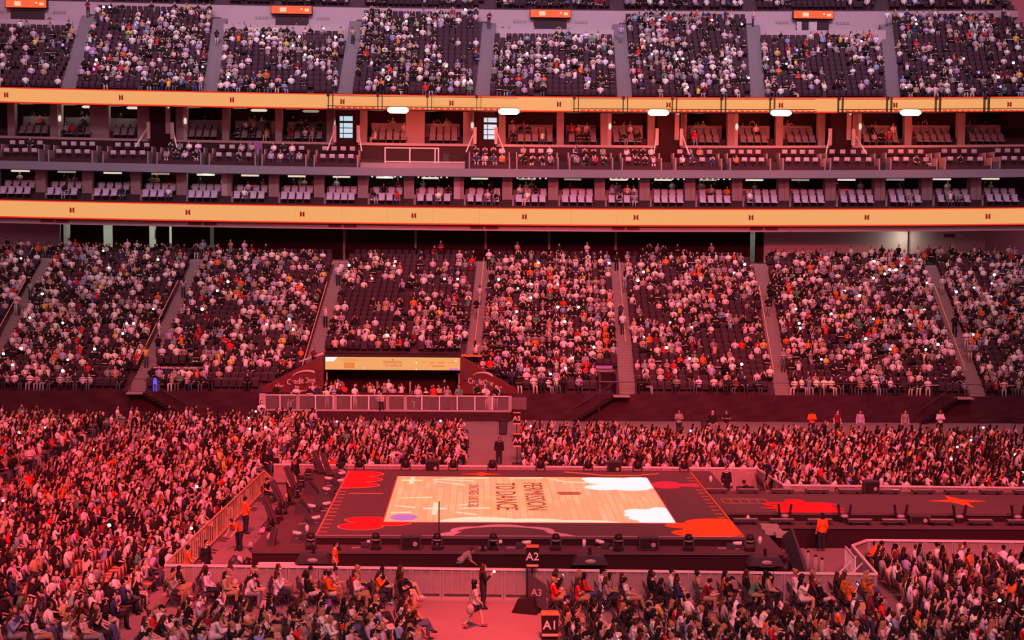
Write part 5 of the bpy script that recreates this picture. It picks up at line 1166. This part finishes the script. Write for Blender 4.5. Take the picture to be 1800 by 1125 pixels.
for c in near:
    if np_ >= N_PEOPLE: break
    b, rw, s_, x, y = c; single.add(c)
    where = '%s row %s' % (ordw(rw), BN[b] % ordw(s_))
    if c[:3] in EMPTYC or random.random() < .05:
        chair(x, y, 'empty folding chair, '+where); continue
    top, kd, hr = OV.get(c[:3], (TN[RNG.choice(len(TN), p=TP)], random.choice(SITK), random.choice(('long','long','long','bob','short','bun','cap'))))
    hcol = random.choice(('black','black','black','black','brown','brown','blond')) if hr != 'cap' else 'black'
    bt = random.choice(list(BC)); dx, dy = random.gauss(0,.10), random.gauss(0,.05)
    hw = {'cap': 'black cap'}.get(hr, '%s hair' % hcol)
    r = person(x+dx, y+dy, 0, random.uniform(-.3,.3), kd, top, hr, hcol, bt, ('person in %s top with %s, %s' if len(top.split()) == 1 else 'person in %s top, %s, %s') % (top, hw, where), 'seated spectators of the nearest floor rows', scale=random.uniform(.97, 1.06)); np_ += 1
    chair(x+dx, y+dy, 'occupied folding chair, '+where)
    if kd == 'sit_phone' and random.random() < .5:
        J = FIG[kd]['J']; p = r.matrix_basis @ ((J['wr',1]+J['wr',-1])/2+V3((.055,0,.12)))
        o = MB().box(-.006,.0,-.075,.075,-.04,.04).build('casing', M_GEAR); o.location = p; o.rotation_euler = (0, -.5, r.rotation_euler.z); o.name = 'phone'
        MB().box(-.010,-.006,-.07,.07,-.035,.035).build('lit_screen', M_PHONE, o); tag(o, 'lit phone held up, '+where, 'phone')
singleK = {(c[0], c[1], c[2]) for c in single}
# people who stand, walk or work, each placed by hand
HAND = [
 (-.04,53.05,0,.1,'walk','pale pink','curly','black','dark shorts','person with curly hair striding in pale top and dark shorts along the aisle'),
 (.25,55.7,0,.2,'stand_phone','black','long','brown','dark trousers','person in black top standing by the barrier holding a lit phone'),
 (-10.87,68.9,0,.6,'guard','orange','short','black','dark trousers','guard in orange top with folded arms by the slatted fence'),
 (-10.6,65.4,0,-2.2,'bend','orange','short','black','dark trousers','guard in orange top bending over beside the slatted fence'),
 (-10.9,76.2,0,-.3,'sit_lap','black','cap','black','dark trousers','worker in black cap sitting by the far end of slatted fence'),
 (-13.0,80.6,0,.2,'stand','orange','bob','black','dark trousers','person in orange top standing behind the far end of slatted fence'),
 (-11.55,58.7,0,.4,'guard','orange','short','black','dark trousers','guard in orange top at the near corner of slatted fence'),
 (-11.0,59.6,0,-.6,'stand','black','short','black','dark trousers','worker in black just behind the near corner of the slatted fence'),
 (-5.75,59.4,0,.1,'stand','orange','short','black','dark trousers','guard in orange top standing before the left part of stage skirt'),
 (-.69,59.5,0,.3,'bend','grey','short','brown','dark trousers','worker in grey top stooping before the middle of the stage skirt'),
 (15.6,65.75,0,1.9,'stand','orange','bob','black','dark trousers','guard in orange top standing against the dark catwalk skirt'),
 (16.55,61.0,0,.2,'bend','orange','short','black','dark trousers','person in orange top bending at the corner of the right barrier'),
 (1.3,88.3,0,-1.6,'stand','black','bob','black','dark trousers','person in dark clothes standing in the far aisle behind stage'),
 (13.9,101.2,0,-1.6,'guard','grey','short','black','dark trousers','person in grey standing by the tarpaulin right of far stairs'),
 (16.2,101.0,0,-1.5,'stand','black','bob','blond','grey trousers','left one of two people in black standing by tarpaulin wall'),
 (17.2,101.3,0,-1.8,'guard','black','short','black','grey trousers','right one of two people in black standing by tarpaulin wall'),
 (23.2,101.5,0,-1.6,'guard','orange','cap','black','dark trousers','guard in orange top and cap by the tarpaulin wall'),
 (25.0,101.6,0,-1.4,'stand','maroon','short','black','dark trousers','person in maroon top by tarpaulin wall right of orange guard'),
 (26.6,101.6,0,-1.7,'stand','lavender','bob','black','grey trousers','person in lavender top by the tarpaulin wall'),
 (29.8,101.8,0,-1.6,'stand','grey','short','black','grey trousers','person in grey top by the right part of tarpaulin wall'),
 (32.3,101.9,0,-1.6,'guard','white','cap','red-dyed','dark trousers','guard in white top and red cap by tarpaulin wall'),
 (3.9,82.2,0,-1.7,'crouch','red','short','black','dark trousers','person in red top crouching behind the far stage barrier'),
 (9.9,82.0,0,-1.6,'crouch','orange','bob','red-dyed','dark trousers','person in orange top with red hair crouching behind far barrier'),
 (18.6,75.7,0,-1.6,'crouch','red','short','black','dark trousers','person in red top crouching by the rear catwalk barrier'),
 (-9.9,79.9,0,-.8,'stand','black','short','black','dark trousers','worker in black standing on the far left wing'),
 (-9.9,77.6,0,-1.2,'bend','grey','short','brown','dark trousers','worker in grey bending over gear on the far left wing'),
 (-9.75,74.6,0,-.6,'crouch','tan','short','brown','blue jeans','worker in blue jeans crouching over gear on the left wing'),
 (-7.6,80.3,1.0,.4,'crouch','black','long','black','dark trousers','person in black crouching at the far left deck corner'),
 (13.3,77.9,0,-1.4,'stand','black','short','black','dark trousers','worker in black standing at the far right stage corner'),
 (14.4,77.3,0,2.6,'crouch','black','short','black','dark trousers','worker crouching beside cases at the far right stage corner'),
 (18.6,53.6,0,.1,'stand','pale pink','long','brown','pale shorts','person with long brown hair standing in pale top within right block'),
 (21.9,54.6,0,2.9,'stand_phone','white','long','black','pale shorts','person in white standing near the right edge of the right block'),
]
for h in HAND:
    x, y, z, rz, kd, top, hr, hc, bt, lab = h
    person(x, y, z, rz, kd, top, hr, hc, bt, lab, mask=None, scale=1.02, topc=(.95,.14,.02) if top == 'orange' else None)
    if kd == 'sit_lap': o = chair(x, y, 'folding chair under the worker in black cap by the fence')
p = MB().box(-.012,.0,-.04,.04,-.075,.075).build('phone', M_GEAR); p.location = (.25+.42, 55.7, 1.42); tag(p, 'lit phone in the hand of the standing person in black', 'phone')
MB().blob((.0,0,.03), (.05,.05,.05), 8, 6).build('torch', M_PHONE, p)
b = MB().blob((0,0,.22), (.15,.09,.20), 9, 7).tube([(-.1,0,.3),(0,0,.8),(.1,0,.3)], [.02,.02,.02], 5).build('shoulder_bag', mat('pale_bag', (.34,.28,.30)), None, (-.22,52.75,.55), smooth=True); tag(b, 'pale shoulder bag at the side of the striding person', 'bag')
for n, (x, y, c, lb) in enumerate(((-5.7,55.25,(.20,.10,.50),'violet bag beside the orange-topped spectator left of the aisle'), (-7.9,55.0,(.70,.34,.42),'pink cloth bag hanging beside a spectator left of the aisle'), (-8.7,55.2,(.02,.02,.02),'black backpack on the floor left of the aisle'), (14.6,55.0,(.62,.42,.22),'tan carrier bag on floor before the right block'), (11.2,55.0,(.03,.03,.04),'black bag under chairs right of the aisle'))):
    o = MB().prism([(-.2,0),(.2,0),(.23,.3),(.17,.46),(-.17,.46),(-.23,.3)], 'y', -.12, .12).tube([(-.1,0,.45),(-.07,0,.56),(.07,0,.56),(.1,0,.45)], [.015]*4, 5).build('tote_bag', mat('bag_cloth_%s' % 'abcde'[n], c), None, (x, y, 0)); tag(o, lb, 'bag')

# ------------------------------------------------------------------ mass of the floor crowd
NF = noise2(21, 26, 22)
def floor_person(x, y, dens=.93, orange=False):
    if not shown(x, y, 1.0, 60): return
    if random.random() < dens:
        crowd_person(x+random.gauss(0,.17), y+random.gauss(0,.10), 0, random.uniform(-.4,.4), stand=random.random() < .02)
        if random.random() < .007: PHONES.append((x+.35, y-.1, 1.25, '%s row back, %s seat across, floor crowd' % (ordw(max(1, int((y-50)/.55))), ordw(int((x+45)/.5)))))
    CHAIRS.add(CHP, x, y, 0, 0, [(.45,.22,.15) if orange or y < 90 and random.random() < .3 else (.10,.06,.06)])
for c in cand:
    if c[:3] in singleK or not shown(c[3], c[4], .9, 20): continue
    b, rw, s_, x, y = c
    if b == 'LB' and (rw in (14, 15) or 62 < s_ < 64 or (s_ in (8, 9) and rw > 3)): continue
    nz_ = NF((x+45)/62, (y-50)/55); floor_person(x, y, .25 if nz_ > .80 else .93, nz_ > .74)
for rr_ in range(18):                                       # right block farther right
    for s_ in range(22): floor_person(25.2+rr_*.93, 61.3-s_*.55)
x = -10.9
while x < 40:                                               # block behind the stage
    if not (-1.3 < x < 2.6):
        y = 83.0 if x < 14.5 else 83.0-min(1, (x-14.5)/1.6)*6.2
        ymax = 100 if x < -1 else (99 if x < 8 else 99-(x-8)*.55 if x < 14 else 97.0)
        while y < ymax: floor_person(x+.02*(y-83), y, .90); y += .56
    x += .86
for q in range(60): floor_person(random.uniform(-34, -11), random.uniform(101, 105), 1.0)
PH = []
o = CR.build('seated_crowd', M_CROWD); o['kind'] = 'stuff'; tag(o, 'dense crowd of spectators filling the stands and the arena floor', 'crowd')
o = SEATS.build('stadium_seats', M_CROWD, False); o['kind'] = 'stuff'; tag(o, 'remaining dark folding seats filling both decks of the stands', 'seats')
o = CHAIRS.build('folding_chairs', M_CROWD, False); o['kind'] = 'stuff'; tag(o, 'mass of folding chairs under the floor crowd', 'chairs')
ph_me = MB().box(-.05,.05,-.02,.0,-.08,.08).mesh('phone', M_GEAR); pl_me = MB().blob((0,-.04,.02), (.12,.05,.11), 8, 6).mesh('torch_light', M_PHONE); pv_me = MB().blob((0,-.04,.02), (.11,.05,.13), 8, 6).mesh('glow_tip', M_VIOL)
random.shuffle(PHONES); cnt = {}
for (x, y, z, wh) in PHONES[:290]:
    v = 'upper' in wh and random.random() < .12
    r = place('light_stick' if v else 'phone', ph_me, None, (x, y, z)); place('glow_tip' if v else 'torch_light', pv_me if v else pl_me, r)
    cnt[wh] = cnt.get(wh, 0)+1
    r.scale = ((.65 if 'floor' in wh else 1.0)*random.uniform(.7, 1.1),)*3
    tag(r, '%s glowing %s, %s%s' % (('violet light stick' if v else 'phone torch'), 'blue' if v else 'white', wh, '' if cnt[wh] == 1 else ', %s one' % ordw(cnt[wh])), 'light stick' if v else 'phone', 'phone lights in the crowd')
